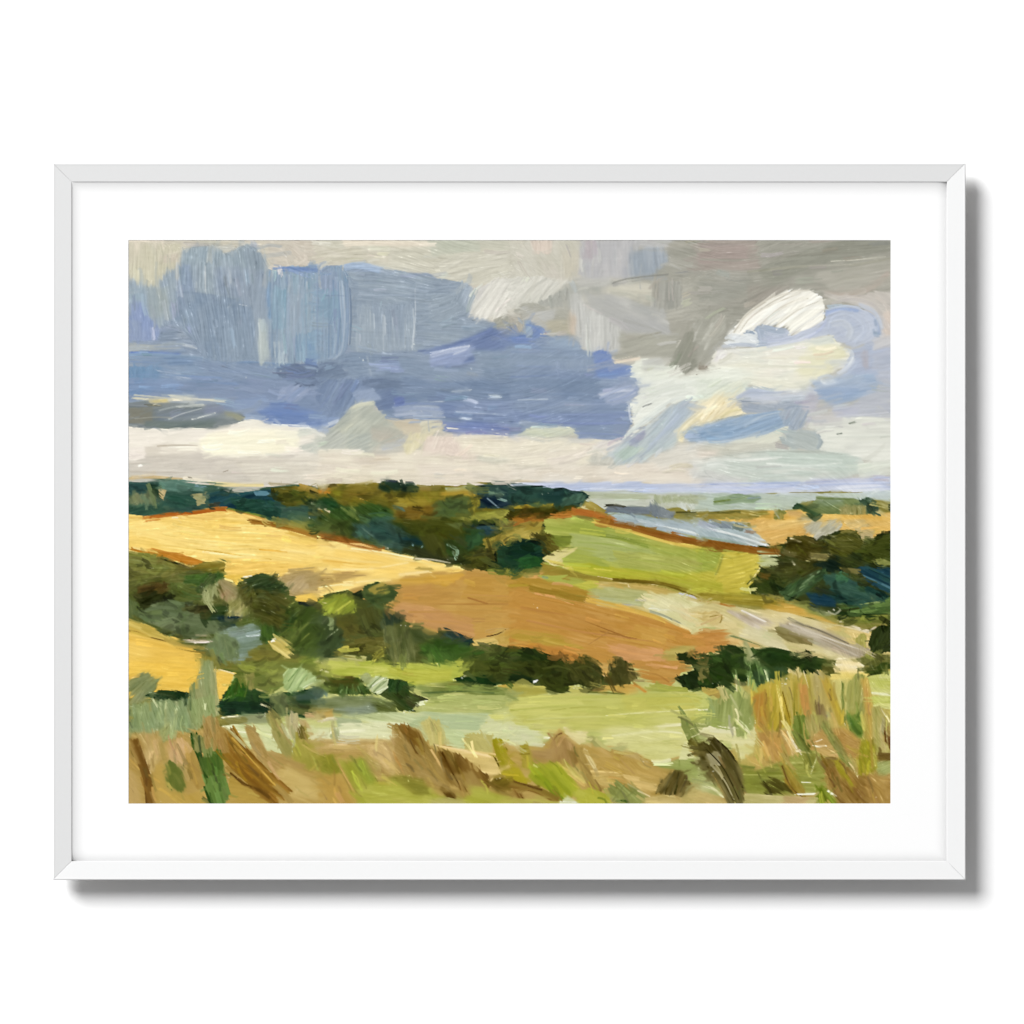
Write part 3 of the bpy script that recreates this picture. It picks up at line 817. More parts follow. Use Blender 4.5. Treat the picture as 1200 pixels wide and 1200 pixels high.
B -10 802 30 805 70 828|16|cbc29c b9b088|.1
A 100 795 160 780 400 780 470 830 470 900 -10 900 -10 830 60 830|405b29 304c25 4d682e 2a4222|35|jit=10 lum=7
B 250 740 300 760|14|c9a953|.3
B 120 780 280 900|12|6f7f42|.3
B 180 780 270 860|10|7d8a4a|.35
A 260 860 400 850 480 870 480 900 240 900|3f604e 4c6c58|5
B 460 790 540 810|22|567062|.1
A 960 660 1060 650 1210 645 1210 805 1000 800 1040 720 970 700|28433f 1f363a 3c5a50 4a6658|6|jit=16
A 1010 760 1040 725 1120 740 1170 790 1060 805|16283a 1d3340 101f30|18
B 1060 700 1160 712|12|6f8a70|.2
B 1000 665 1120 660|12|16262a|.1
B 1120 740 1210 770|14|6d8a80|.25
B 1050 735 1130 800|6|6a7f88|.3
A 890 842 1000 815 1210 805 1210 900 900 900|8b8d3e 7c7f36 a09c4a|-8
A 960 740 1010 740 1000 800 950 800|8f8a34 a89a40|80
S 600 740 500 80 18|b9a457 c4b46c 4a4418
S 200 430 120 20 8|f0ecdf a9a698
S 980 310 200 30 16|d9dbdb eeebe0
S 620 180 160 50 14|c3c9cd d5d8d4
S 500 350 60 30 8|e3e2d8
S 700 560 600 100 14|ebe4d6 c3b8a8
T 2 1
A -10 -10 790 -10 820 45 748 140 752 230 762 270 712 360 600 368 430 358 380 290 130 282 60 345 -10 355|8090a8 7788a3 8b99af 8493ac|1|jit=4
A -10 -10 560 -10 560 60 -10 70|74869f 7c8ca4|1
A -10 130 740 130 750 200 -10 190|8796ad 7f8fab 929fb2|1|alpha=.8
A -10 190 750 200 755 270 380 285 -10 270|7b8bad 8493b2|1|alpha=.8
B -10 232 200 235|8|a3b3d8|.3
A 555 95 640 50 700 -10 780 -10 815 48 745 138 640 145|a1aabe 94a1ba adb4c4|-24|jit=8 lum=7
B 560 95 680 65 780 60|14|b9c0ce|.35
B 640 130 790 70|10|b4bccd|.35
A 660 230 755 220 755 275 712 358 650 340|8a96ad 8290aa|-5
A 425 320 600 345 720 345 710 372 430 360|7f8fb4 8a98ae|4
A 778 -10 1210 -10 1210 160 1150 122 1090 108 960 172 770 342 708 368 768 270 748 150 822 50|dfe1d7 e4e6db d6d9d1|-10|jit=14
A 760 300 960 150 1060 100 960 190 850 280 750 350|d5dad2 e0e4da cdd3cd|-38|L=120 lum=7
B 750 250 850 200 1010 110|14|e9ebe2 d9ddd4|.2|thick=1.5
B 720 355 800 290 980 165|12|e6e9e0 c9cfcb|.2|thick=1.5
B 830 165 885 145|7|7f8280 9a9d98
B 850 140 960 85|5|b5b8b0|.2
B 840 90 940 82|6|c9ccc0|.1
A 1090 105 1160 162 1060 320 1020 425 900 465 820 512 680 528 640 490 580 440 700 385 800 312 960 190|b9c2c1 b0bbc0 c4cac9 b5c2bb|-44|jit=8 lum=7 L=150
A 1000 190 1100 120 1150 160 1040 300 960 330|a9b5c0 b3bdc4|-48|lum=7
A 640 470 760 400 850 430 720 520|b4c3b9 bdcac0|-42|lum=7
B 860 440 960 330 1070 210|22|b7bfcb a9b8c8|.3
B 780 420 900 320|20|b2c0bb c6cdc8|.3
A 755 372 800 330 845 335 830 372 770 388|999bae a5a7b4|-40|rag=2
B 1070 375 1075 320 1120 270 1210 200|46|e5dcba ece3c2 ddd2aa|.1|thick=1.5 lum=7
B 1060 370 1090 375|26|e9dfbd
B 1120 300 1160 260 1210 235|10|c9c0a0|.2
A 1090 345 1120 300 1210 275 1210 395 1140 385|95a7bc 9fb0c2 8ba0b8|-10
A -10 360 430 360 600 372 720 370 500 520 -10 545|dfdac5 e2dbc7 dad2c2|0|jit=6
A 40 350 135 284 260 280 380 292 430 345 300 355|ccd0b8 d5d6bf c3c8b2|-2
B 130 290 380 296|12|dde0cc|.3
B -10 358 120 345|10|c9cdd6|.3
A 560 380 720 365 640 440 520 430|dcd6cc d2cdc6|-20
B 230 510 360 490 440 440 500 390|36|dad0c4 e3dace|.15
B 300 520 420 490 520 420|20|e6e0d5 cdc5b8|.2
B 520 410 640 490|14|e4e0d6 d0ccc2|.15
A 480 515 520 450 640 492 640 525|c6c5b9 cdcabf|-60
B -10 535 120 545 260 540|24|c8c3b3 d2ccbb|.2
A -10 545 480 530 640 532 700 535 860 512 1020 430 1210 395 1210 650 -10 650|dcd4c4 d8cebf e1dacb d3c9b8|0|jit=5
A 860 500 1020 430 1210 400 1210 500 1000 560|d6d2c6 dcd8cc|-12
A 1130 540 1210 470 1210 645 1140 612|cbcbc5 d0d0ca|-60
B 640 560 860 545 1100 520|22|e3dccd d8cfc2|.2
B -10 628 200 635 540 640 900 640|8|ece5d2 bfae8c|.2
A -10 645 500 643 1210 645 1210 714 830 712 500 692 380 690 -10 664|b6bfd4 c5cbda acb8d4 bfc6d6|1|jit=3
B 280 655 500 660|20|aab6d8 b3bdd8|.2
B 660 655 1210 660|6|a3b0cc|.2
B 500 680 1210 690|6|d3d8e2|.2
A 450 690 830 710 1210 712 1210 800 1000 800 590 795 480 760|b9bda6 b0b699 c3c6b7 c9cbbf|3|jit=5
A 900 722 1210 714 1210 765 900 772|9fa682 aab08e 949c78|88|lum=7 alpha=.8
A 600 705 850 712 880 740 560 735|a9b090 b5baa0|3
A 500 740 760 745 800 790 560 785|c6c9bc bfc3b2|3
A 1000 790 1100 770 1210 770 1210 815 1080 815|c1c7ba d0d4c8|60|dry=.1
A 585 832 620 790 740 790 880 802 920 780 970 790 1020 835 1022 868 900 865 700 835|6d757e 7a8286 646c76|8|jit=14
A 870 800 920 782 1000 830 1015 862 900 850|788084 858c8e 6c757c|70
A 575 845 690 826 1010 872 1210 880 1210 900 640 900|a0b1b0 abb9b7 94a8aa|10
B 585 786 650 780 730 792|12|e6e3d8 3c3c30|.35
B 690 790 760 800|6|d0d2cc|.3
A 1010 832 1080 812 1210 815 1210 862 1020 852|7d7a46 6a6a3a 95906a|-2
B 1040 828 1200 826|8|4c4a24|.2
A -10 648 60 652 200 656 260 682 330 674 390 700 450 700 498 742 430 775 290 788 -10 782|24403a 2f5244 1c332e 3c5c4a|8|jit=18
A 310 745 380 712 450 703 490 742 430 772 340 786|4b6b58 5a7a66 436250|-20|jit=16
A 170 690 330 680 385 700 300 785 200 770|1f3a36 2b4c44 16302c|10
B 130 665 205 660|12|141f1c
B 270 690 330 680|12|18241f
A -10 690 180 680 180 740 -10 740|36594a 2c4c40|8
B -10 798 120 790 280 782|24|97872f a8933a|.1
A -10 802 400 790 425 802 320 842 -10 872|4b4517 3c3b14 5c531c|-3
A 410 800 480 760 540 770 600 800 580 852 490 835|a69443 8b7b36 b9a75c|30|rag=2 jit=25
B 430 780 520 830|12|cdc08a|.3
B 460 762 500 790|9|d9d0a0|.2
B -10 878 220 866 420 822|40|a9692c b97b34 9a5e26
B 410 818 520 838 660 890|40|a5632a b26e30
A 290 900 340 870 400 852 540 890 540 900|c2cf6c b5c062|10
A 0 862 200 840 200 870 0 884|8f5a22|-5|alpha=.6
S 235 700 50 30 10|d9d9c8 c0c4b0
S 520 790 100 40 16|d9d0a8 e6e0c8
S 300 560 500 100 16|ece6da c9beac
S 600 260 100 60 10|b3bccb a3aec4
S 900 270 250 120 12|dfe4e0 ced4d2
S 1130 790 60 30 8|e8e8e0
S 1000 745 200 40 14|d5d8cc
T 3 1
A -10 -10 300 -10 310 60 230 105 80 112 -10 155|d8dccc d0d7c8 dfe2d4|-30|jit=25
A 290 -10 710 -10 690 62 500 72 390 50|dddcc8 e2e0d0 d6d6c4|3
A 215 100 320 38 400 40 480 70 640 62 700 15 745 80 680 132 420 132 240 128|bbc1cb adb6c7 c6cace d0d3d6|3|jit=10
A 600 20 690 10 660 60|c6c8bc b8bcb4|-10
B 290 50 380 40 470 66|14|a3b3bb b4c0c4|.2
B 260 100 450 110 640 115|20|c9cdd6 bcc3cf|.2
A 715 -10 1115 -10 1118 62 950 132 830 152 740 100|9babc4 90a4bf a9b5c5 889ebb|-8|jit=10 lum=7
B 760 0 800 15 870 0|22|e3e8ea d3dade
B 800 30 1000 40|8|bcc6d4|.3
A 1110 -10 1210 -10 1210 235 850 235 830 165 960 132 1115 68|b6b9c0 bdc0c5 afb3bd|-2|jit=8
A 840 170 1000 160 1000 210 850 230|b7b9cb c3c4cc|0|alpha=.7
A -10 155 120 88 225 108 240 162 300 210 150 238 -10 285|eae0be e4d8b3 f0e7c9|-42|lum=8 thick=1.6 jit=5
B 30 260 100 180|6|cbb98e|.2
B 90 240 160 130|6|d0be94|.2
B 170 225 225 140|5|d3c29a|.2
B -10 275 140 240 290 212|7|c9b98e 8d9aa0|.2
A 245 125 420 130 640 136 600 172 460 192 300 208|9ba4b1 a3abb6 939dac|4
A 400 140 480 150 470 190 380 190|949ea9 a8b0b8|30
A -10 288 150 242 300 212 480 182 565 190 545 282 420 332 180 392 -10 388|95a9c0 8aa2bc a4b4c3 9baec2|-22|jit=8 lum=6
A -10 300 200 260 250 300 180 370 -10 380|86a0bc 90a8c0|-4
B 280 290 400 220 520 190|16|b3c0ca a9b9c8|.3
B -10 380 120 382 260 365|10|c9d0d6|.2
A 490 200 560 150 700 140 700 170 660 292 560 325 535 275|9ba6b3 a5aeb8 929eac|-62|jit=10 lum=6
A 640 120 690 80 765 100 740 192 700 262 655 285 690 190|bab9bf c3c1c5 b0b0ba|0|rag=2 lum=9 jit=40
A 170 392 420 340 550 285 560 310 500 372 400 402|d5d6c4 dddcca cdd0c4|-18
A 495 352 545 320 650 300 740 302 785 380 750 432 560 442 490 405|a9b3b2 b1b8b4 b8beb8|20|rag=2 jit=30 lum=7
B 720 310 770 370 740 425|16|98a3a6 a5aeb0|.1
B 500 350 560 330 580 370|14|bfc4cc d5d6d2|.3
A -10 400 300 398 480 398 565 430 300 448 120 472 -10 470|c9c9bc cfcdbe c2c3b8|-3
A -10 440 120 445 80 490 -10 495|d0c6b8 d8cfc2|0
A 690 300 720 240 850 228 1210 225 1210 510 1000 492 780 442 795 380 740 300|d9dacf dfe0d4 d3d4ca e4e4d9|-2|jit=6
A 700 190 860 200 880 260 720 280|c6c4c2 cfcdc9|0|alpha=.8
B 940 270 990 255|6|8d9388
B 860 335 900 328|6|8e938a
B 1020 290 1070 285|5|a3a89c
B 760 270 900 290|8|b0aeb0|.3
A -10 490 180 466 600 441 830 450 1000 492 1070 560 900 612 500 642 60 644 -10 640|cbd1c7 c4ccc2 d3d6cd bdc7bd|2|jit=6
A -10 560 140 590 300 620 200 642 -10 640|c6c8c2 ccccc6|14
A 440 450 830 455 1000 500 980 560 500 540|bfcabf c7d0c6|3
B 30 530 120 520 180 550|24|dfe2da|.15
B 60 490 300 500 520 480|10|e3e4dc|.3
B 120 455 400 447 760 446|7|aab0a6|.15
B 420 520 650 535 900 520|10|dde1d8|.3
A 1000 520 1210 490 1210 598 1000 615|d6d9cd dde0d2 cfd3ca|-8
B 1030 570 1120 545 1210 545|22|e2e5d6 d6dacd|.2
A -10 640 500 640 800 622 1210 603 1210 688 800 702 400 712 -10 712|c6cbdb cfd3df b5bdd3 d8dbe4|-1|jit=3
B -10 645 300 648 640 638|10|a3b0ce 95a3c8|.2
B 700 630 1000 618 1210 608|16|b3b6cc c0c3d4|.2
B 60 652 400 655|5|8b99c4|.2
B 200 672 800 655 1210 640|5|a0add0|.3
B 560 660 900 650|5|9ba9cc|.3
A -10 705 400 712 800 702 1210 686 1210 765 1100 745 740 740 600 772 590 805 460 815 -10 825|bac5ba adbaa6 c5cdc8 b3c0b2|0|jit=5
A 80 728 250 702 400 718 490 722 400 740 340 765 80 775|7f9274 94a685 8a9a78|-2
B 90 765 200 750|12|6f8044|.1
B 300 740 500 722|9|8a9aa0|.2
A 380 730 600 720 600 780 400 800|c0c9bb b4bfae|0
A 735 738 960 738 1030 770 1055 852 880 845 760 855 640 835 680 800|6d7b4d 7e8b59 5f7044|2|jit=10
A 760 745 900 740 900 770 720 790|8a9a7c 7d8d6c|-5
A 1000 700 1210 690 1210 750 1110 745|bcc8c6 c8d0cd|-4
A 582 800 612 768 660 790 760 830 720 865 640 842|314b35 47603d 27402c|18
A 995 752 1060 733 1130 780 1135 852 1060 845|3a513b 455e49 52694c|50
A 1130 765 1210 755 1210 830 1120 830|aba56c c0b47c 8f8f5c|20|rag=2
A 1180 778 1215 772 1215 825 1185 820|485037 3c4530|30
A 868 802 1050 790 1045 852 900 856|96925f 868450 a39a66|88|lum=9
A -10 820 300 812 465 810 465 865 -10 875|8f813c a18e43 706a2f b39f50|-1
B 20 832 260 826|12|66622c 7a7438|.1
A 435 812 640 815 700 872 780 842 1210 850 1210 900 -10 900 -10 875 440 868|dfb35e e7c16c d6a850|2
A 468 832 512 808 552 830 530 872 465 880|6f723a 7d7e40|60
A 550 810 640 820 660 850 560 850|d6a860 c4a874|10
A 40 872 80 868 115 884 40 890|6d7078|0
A 650 860 720 865 780 885 650 890|b0a884|0
S 1140 830 80 30 10|efe6c8 d9c49a
S 900 850 120 20 10|e6d8a0
S 650 330 150 90 22|d3d6d6 8f999c
S 700 150 60 90 18|d6d5d8 a5a5ae
S 850 200 200 60 14|d3d3d0 9fa2b4
S 600 540 500 80 18|dfe2da b3beb3
S 1000 60 200 60 12|c3cad6
"""
LAND = """
T 0 2
A -10 -10 760 -10 1000 35 1210 120 1210 330 1000 312 900 332 800 322 720 362 600 322 600 258 480 252 140 178 -10 170|ebca76 e8c46c f0d386 edcd7c|5|jit=3
A 200 40 700 60 1210 180 1210 260 600 230 200 160|eecf80 e9c873 f2d890|6|jit=3
B 430 175 640 205 900 240|5|cf9f48|.2
B 460 190 700 220 890 235|5|f6e3a8|.2
B 820 175 1000 190|8|d9a94c|.2
B 950 180 1200 200|10|f6e09c|.35
B 620 300 900 280 1200 300|10|e0b45c|.35
A 610 240 900 260 1210 280 1210 325 920 330 720 345 610 320|e7c068 e3ba62|4|alpha=.7
A 880 -10 1210 -10 1210 95 1000 35|8c8a46 7a7d3a a09850|14
A 1110 -10 1210 -10 1210 75 1130 52|2f4a2a 3c5a30|20
B 740 -8 950 28 1080 62 1210 108|26|8a5a22 a5702d 744716
B 900 10 1060 45 1210 80|12|a88a3c|.2
B 980 62 1100 100 1210 135|14|ca9c46 dab45e|.2
B 10 168 110 195 230 222|24|ca8c3e b97a34 d9a24c
B 30 165 120 190|9|efcf86|.2
A 145 178 300 202 400 228 485 252 430 282 380 288 250 242|ca7b30 bb7834 d08a3e|16
A -10 190 150 215 240 235 390 292 480 260 600 255 605 350 680 395 740 362 830 330 920 345 1010 430 1060 490 1210 520 1210 900 480 900 450 825 300 745 180 685 90 640 -10 620|5e6532 505b2d 6b6d3b 475428|20|jit=30
A -10 198 60 210 200 228 390 300 300 332 -10 340|69692f 5c6b35 76733a 7f8044|6
B -10 205 80 215 180 222|22|8d9050 7a7d3a|.2
B 200 232 300 262 380 292|9|3a3a1c
A -10 330 300 330 400 420 240 420 60 400 -10 470|6c6a34 5f6632 787440|-5
A 395 300 480 262 600 255 603 318 500 322|7b6a28 6b6526 8c7730|-6
A 345 352 420 330 600 318 605 362 460 440 330 455|476130 3f5a2c 536b36|-6
A 520 330 605 320 610 360 540 372|43602f 56703c|-80
A 55 402 150 378 222 380 262 432 180 482 60 502|4d3b1d 605329 71602c|-12|jit=25
A 40 470 130 440 270 452 282 492 160 520 90 552|24281a 2f3418 3d4020|-8|jit=30
A 50 562 180 520 400 500 465 600 600 642 605 690 400 742 250 682 120 640|63704d 6d7b59 566440 717c58|12|jit=25
A 100 620 300 590 350 640 300 700 220 680|75805c 6a7650|-30
A -10 480 60 500 60 600 -10 612|5c6a40 6b7648|80
A 230 380 420 400 440 500 300 500|58642f 646c3a|20|jit=20
A 455 432 510 388 558 398 562 500 520 542 455 500|8d9260 a0a071 7f8756|78
A 555 372 600 360 685 390 695 470 640 522 580 482|91855a a58d67 7f7a4e|40
A 575 458 632 448 622 500 580 490|b99473 a88a66|85
A 615 502 680 478 745 530 742 582 690 622 608 592|8b8851 a59c61 787842|84|lum=7
A 660 560 740 540 720 600 690 620|a09a66 b5ac78|-60|lum=8
A 400 530 520 540 500 580 400 560|4a4526 2f3018|5
A 495 562 560 535 645 530 605 602 520 625 470 620|3c4f28 324524 4a5e30|-10
A 575 602 690 598 700 638 580 640|18303a 1f3a44 142a34|0
A 700 452 772 395 920 420 1050 500 1062 570 985 682 900 650 830 622 760 542|4b4d23 535527 5c5b2b 444820|30|jit=25
A 730 372 800 330 850 328 905 342 1012 420 990 452 880 432 770 402|36492b 42532d 2d3f25|-20|jit=25
A 690 400 770 398 780 540 700 480|56552a 62602f|-60
A 1000 540 1060 500 1210 520 1210 830 1080 802 940 722 985 680|4b5b29 3d5023 5a6830 33451e|-42|lum=9 jit=8
B 1000 545 1040 500|10|7d8444|.2
B 1020 740 1160 610|8|6f7c3c|.3
B 1060 770 1200 650|8|76813f|.3
B 960 700 1060 600|8|2f4420|.2
A 1058 492 1120 478 1192 520 1182 548 1080 528|262f27 39443b 1c251e|16
A 820 655 900 640 945 722 862 772 828 742|39511f 4b6531 2f441c|88|lum=8
A 720 600 830 610 830 660 720 640|4a5a28 59682e 3f5024|-55
A 620 662 700 645 780 642 828 682 822 785 760 835 720 900 560 900 545 760|7e9083 728470 8d9e93 6b7c66|-8
A 500 740 620 690 700 760 690 860 560 880 480 800|66744c 74825e 5a6840|70
B 735 705 828 690|16|a5b4ae 96a8a2|.2
B 740 722 826 716|8|b9c5c0|.2
A 700 900 760 830 830 780 900 752 960 830 1210 855 1210 900|7a7535 6f7031 8a8340|6
A 1070 852 1210 838 1210 900 1060 900|7f8f3b 8d9c44|2
A 985 800 1080 790 1210 800 1210 845 1060 850|4f6230 5f7038 44552c|-10
A 885 752 945 735 1045 800 1005 845 920 802|dac06d b69d4e e6d48e|35|rag=1.5
B 895 750 930 742|20|f2ead0
A 340 748 480 735 545 745 480 778 400 778|cab69c d8c9b6 b5a080|4|rag=2
B 340 755 480 760 520 750|10|e3d8cc|.2
B 460 790 500 805|7|d9cdb5
A 605 330 720 330 742 360 690 398 620 362|e4c05c d2a947|10
B 605 362 660 378|10|f0d890
B 720 350 780 340|10|f2e6c6|.2
A 925 362 1020 310 1210 318 1210 438 1060 472 1005 462 1012 412|b49b69 a98a5b bea272 b09060|-8|jit=20
A 1000 400 1100 330 1140 420 1040 460|b79a70 c2a880|-50
A 1040 472 1130 445 1210 428 1210 505 1060 492|e6c162 d9b155|-8
A -10 618 90 640 200 702 330 762 455 830 465 900 -10 900|dfb85a d8ae4e e5c066|10
A -10 625 100 648 220 710 340 768 300 785 150 720 -10 690|cab05a bb9d48 d5bc6c|20
B -10 688 60 695 130 725 240 752|7|6f5620 84682c
B 285 790 370 812 490 828|7|7a6228 9a8038
B 210 735 330 775 480 800|18|a98a40 c0a55a|.2
A 420 860 560 840 560 900 430 900|9a8a40 8a8038|80
S 700 380 50 40 8|f2e8cf e0c988
S 395 290 20 10 5|f2ead9
S 930 350 40 40 8|efe3cd
S 1010 470 50 30 6|e6d4a8
S 250 560 200 120 16|7f8a62 3f4a2a
S 460 740 120 40 12|e3d8c4
T 1 2
A -10 -10 1210 -10 1210 330 1050 325 920 272 860 262 700 242 500 192 400 152 200 102 -10 80|3d4a23 35471f 4a5228 2f4020|20|jit=30
A -10 -10 220 -10 225 112 -10 85|4d5b2b 3b4b21 5b6634|20|jit=20
B 20 60 80 75|30|717c4a 5f6c3c
A 200 10 350 -10 520 40 565 115 520 182 380 152 222 102|41594e 4e6a5a 36524a 2f4a40|25|jit=14
B 260 40 360 110|14|5f7868|.2
B 330 20 500 120|12|2c463f|.2
A 500 112 580 88 662 130 662 172 570 162|15303a 1f4247 10252c|10|jit=25
B 572 135 588 155|12|95b5b2
B 640 165 660 145|9|8fb0ad
A 500 182 600 165 700 172 880 232 870 262 700 240|30391f 3a3f25 444626|14
A 490 -10 900 -10 935 62 760 132 600 82|50531f 454b1b 5c5e28|15|jit=30
A 640 90 800 110 860 200 780 220 680 160|45481e 4f5224|60
A 795 12 900 8 872 48|707b45 5f6a3a|20
A 780 120 850 150 850 230 800 220|2f4420 243618|70
B 800 142 858 172 868 205 850 242|14|7f9a7d 94ac8c|.1
A 935 62 1000 55 1042 92 1025 142 930 192 920 122|31502f 3d5d3b 284526|-40|jit=20
A 938 12 1100 18 1132 52 1062 92 990 42|3f6068 1c2f2f 507078|14
B 960 25 1110 22|12|16211f|.1
A 1035 102 1120 80 1210 55 1210 155 1090 192 1040 142|a6883f 8f7b36 b59750|-30|jit=15
A 1130 -10 1210 -10 1210 60 1140 50|8a8038 a08a3c|20
A 918 232 1030 168 1095 192 1062 322 930 302|54551f 60612b 484a1c 6c6a34|6|jit=10 lum=7
A 1058 202 1112 198 1114 272 1062 284|20281a 182015|80
A 1115 172 1150 160 1210 150 1210 285 1120 292|2c4a2f 25402f 36573a|10
A 1055 312 1210 288 1210 355 1065 338|8f9141 a09c4c 7d823a|8
B -10 85 130 112 280 148 410 176|34|8a4f1f 9b5e27 7c4418
A -10 92 120 130 300 175 400 188 600 232 720 262 925 280 912 315 700 315 500 345 300 385 100 415 -10 345|edcb76 e7c169 f3da90 eac570|8|jit=4
A -10 340 300 345 520 325 700 300 860 300 900 315 600 335 300 385 -10 345|ecc970 f0d182|-8|jit=3
B 0 240 300 275 600 268|9|d9a94e|.35
B 40 300 300 300 560 260|8|f7e4a8|.3
B 200 170 420 200 640 240|8|f8e8b4|.3
B 430 180 560 210 700 255|6|f5e6bb
A -10 348 120 335 335 346 200 382 -10 425|b8935b a98551 c09c61 a67c48|-8|jit=12
B -10 372 60 360 200 356|9|9c7740|.2
A -10 415 200 385 420 352 560 330 480 372 280 398 100 450 -10 480|ecc76f f1d68e e3bc62|-12|jit=4
B -10 418 200 388 420 356|8|f7e3a6|.2
B 500 335 640 318 710 316|16|f4e4b4 e6c884|.2
A 598 302 635 278 700 288 712 300|c3a45b b0924a|-4
A 465 372 700 340 900 330 962 350 800 412 500 402|d0a151 c59240 dbb364|-4
A 470 400 800 412 870 370 935 318 1060 330 1210 345 1210 650 1160 685 1050 722 960 745 840 695 740 692 640 652 540 622 435 562 490 462|c18f50 b9854b c8985a bd8a4e|4|jit=4
A 430 560 520 500 800 560 960 640 960 735 740 692 540 620|c89165 c0885a cf9c70|14
A 950 340 1210 350 1210 480 900 480|bd8a49 c59454|3
A 480 405 700 400 720 450 500 470|bd8850 c48f58|0
B 900 370 990 400|30|cd9c50|.2
B 930 480 1060 520|6|a67038|.3
B 560 590 620 600|7|a56d3a|.2
A 955 745 1060 728 1105 722 1125 775 960 790|c9a961 d5b873|-5
A 1095 705 1210 650 1210 775 1130 775|be9551 caa55e|-10
B 1050 724 1120 708 1172 678|5|5f4420
A -10 490 130 448 210 460 270 500 400 555 450 565 530 600 560 660 640 655 740 702 800 680 950 742 962 782 1210 780 1210 900 -10 900|4d5529 575d2f 606535 434c24|20|jit=30
A -10 505 40 480 130 455 212 470 225 562 90 588 -10 545|8b9533 a1a940 707b2b 96a03a|-50|lum=7
B 100 570 200 500|14|b5b84e|.2
B 20 510 60 520|8|d9cf90
A 262 455 290 400 380 374 442 400 492 450 470 490 440 512 400 556 330 522|4a5b31 3d502d 57683a|16|jit=14
A 298 430 330 405 390 380 442 410 430 450 340 465|96833b a68f44 84763a|-30
A 208 458 265 430 268 482 230 480|1f2a1c 2c381f|-20
A -10 560 90 590 190 692 150 762 132 900 -10 900|44532f 50613f 3a4828|-58|lum=9 jit=8
B 20 690 110 600|9|7f8c62|.3
B 40 740 150 650|8|86926a|.3
B 10 650 70 590|8|6f7c54|.3
A 215 545 340 528 405 580 402 692 300 685|54562a 484f29 5f6030 3c4424|72|lum=7
A 88 602 220 582 282 700 160 722|67632f 5b5a2a|20|jit=20
A 160 745 300 710 440 740 462 772 300 835 190 822|6c6631 5d5d2a 78703a|-10|jit=14
A 398 582 440 560 532 600 522 642 402 662|26352a 334130 40523a|88|lum=10
A 405 660 565 658 605 740 602 900 440 885|6b7141 5b6337 7b7e4f 4f5830|84|lum=9
A 560 668 640 655 745 700 740 742 600 765|3f4b24 4b5631 566038|20|jit=14
A 745 715 800 680 880 705 955 738 940 788 850 752|2a3d39 1f3031 38504a|24|jit=10
B 780 700 880 760|6|4f6460|.2
A 605 772 860 740 970 802 1062 812 900 870 700 880|3f5b25 4b6b2d 34501f|-4|jit=8
A 690 800 860 800 850 900 690 900|44602a 527034|70
A 850 860 970 805 1080 790 1210 780 1210 900 840 900|4c5b29 5b6531 434f24|-14|jit=20
A 128 802 182 788 192 822 130 845|cabc5c b5a94c|10
A 342 832 400 800 432 790 422 852 350 864|c3bc57 aba440 d0c96c|-30
A -10 855 290 848 305 900 -10 900|b6b178 a5a55c c2bd84|2
B 150 850 280 862|9|8a8440|.3
S 540 655 40 15 6|f5f3ea e8e6da
S 330 521 30 8 4|eef0ea
S 210 157 40 10 5|f3ead6
S 425 178 40 20 5|f5f0e2
S 610 222 30 8 4|f3ead8
S 830 240 60 14 7|e8e8e0
S 905 265 30 10 5|f0ece0
S 380 640 400 150 18|7f8450 2f3a20
S 600 120 400 120 20|6f7a4a 232f1c
T 2 2
A -10 -10 210 -10 190 105 90 130 -10 90|967a30 a68d40 b19a50|-12|jit=20
A -10 -10 38 30 -10 85|2f504d 3a5a58|60
A 90 60 200 60 210 120 60 120|b09848 c0a658 8f7f38|-20
A 205 -10 530 -10 700 60 1000 140 1210 175 1210 490 1000 412 700 352 450 332 330 282 290 200 380 182 380 92 220 92|a4aa4f 99a34b b1b55d 8f9b46|8|jit=5
A 390 80 620 90 850 160 1000 230 640 245 385 165|a9b16d a2ab66 b1b878|8
A 640 180 1210 240 1210 320 700 290|a0a655 aeb060 969f4c|8
A 345 262 500 262 700 292 1210 330 1210 405 800 372 450 332|b4b13b a2a733 bfb948|7
A 620 290 900 320 900 370 640 340|a7aa38 b9b344|4
A 880 330 1210 370 1210 470 1000 405 880 380|a3a33e b0a942|10
B 555 84 700 105 870 158|26|7d8b3b 8a9545|.15
B 560 60 760 110|12|c3c57c|.35
B 520 300 640 318|14|c9bb4c|.2
A 205 100 385 92 375 152 240 168|717b2d 808b3b 616c28|8|jit=14
A 140 95 230 90 290 185 200 202|57511f 6b6228 464319|35|rag=2
B 510 -8 700 40 860 92 1040 140 1210 170|24|ceb156 dabe64 c09f46
B 550 -8 700 25 800 48 1000 100 1210 132|46|8a531f 9b6329 7a4618
A 690 -10 1210 -10 1210 98 1000 62|aab6bb b6c1c3 9dabb2|14|lum=8
B 800 -5 1000 40 1200 85|12|d5dbd8|.3
A -10 152 80 120 165 128 205 200 202 292 80 325 -10 295|1f3c35 2c4d3b 24452b 183028|10|jit=14
A 20 230 200 220 195 290 80 318|24482a 2f5a2c|-6
B 90 125 170 128|10|16221c
A -10 290 70 330 60 352 -10 355|6b6b2b 5c6a2c|10
A 70 300 200 290 180 330 90 330|5d6a34 7a7a3a|-10
A 212 235 300 182 390 168 402 192 330 232 365 285 280 272|d7ca8c e1d59c c9ba74|-30
B 225 245 330 275 400 315|14|d2bf68|.2
S 235 213 12 8 4|2a3320
A 195 262 330 290 500 342 700 372 500 385 200 345|a6863b 907b31 b59548|10
A -10 352 100 335 270 380 485 430 485 495 250 462 -10 395|b98b43 a98032 c79c58|12
B 60 405 200 440 340 465 475 492|38|987428 a58034|.1
B 80 348 170 350|18|d0a064
B 250 388 330 395 390 412|22|c28a54 cd9a66|.15
A 160 345 365 342 300 382 220 382|b0b357 a3aa50|4
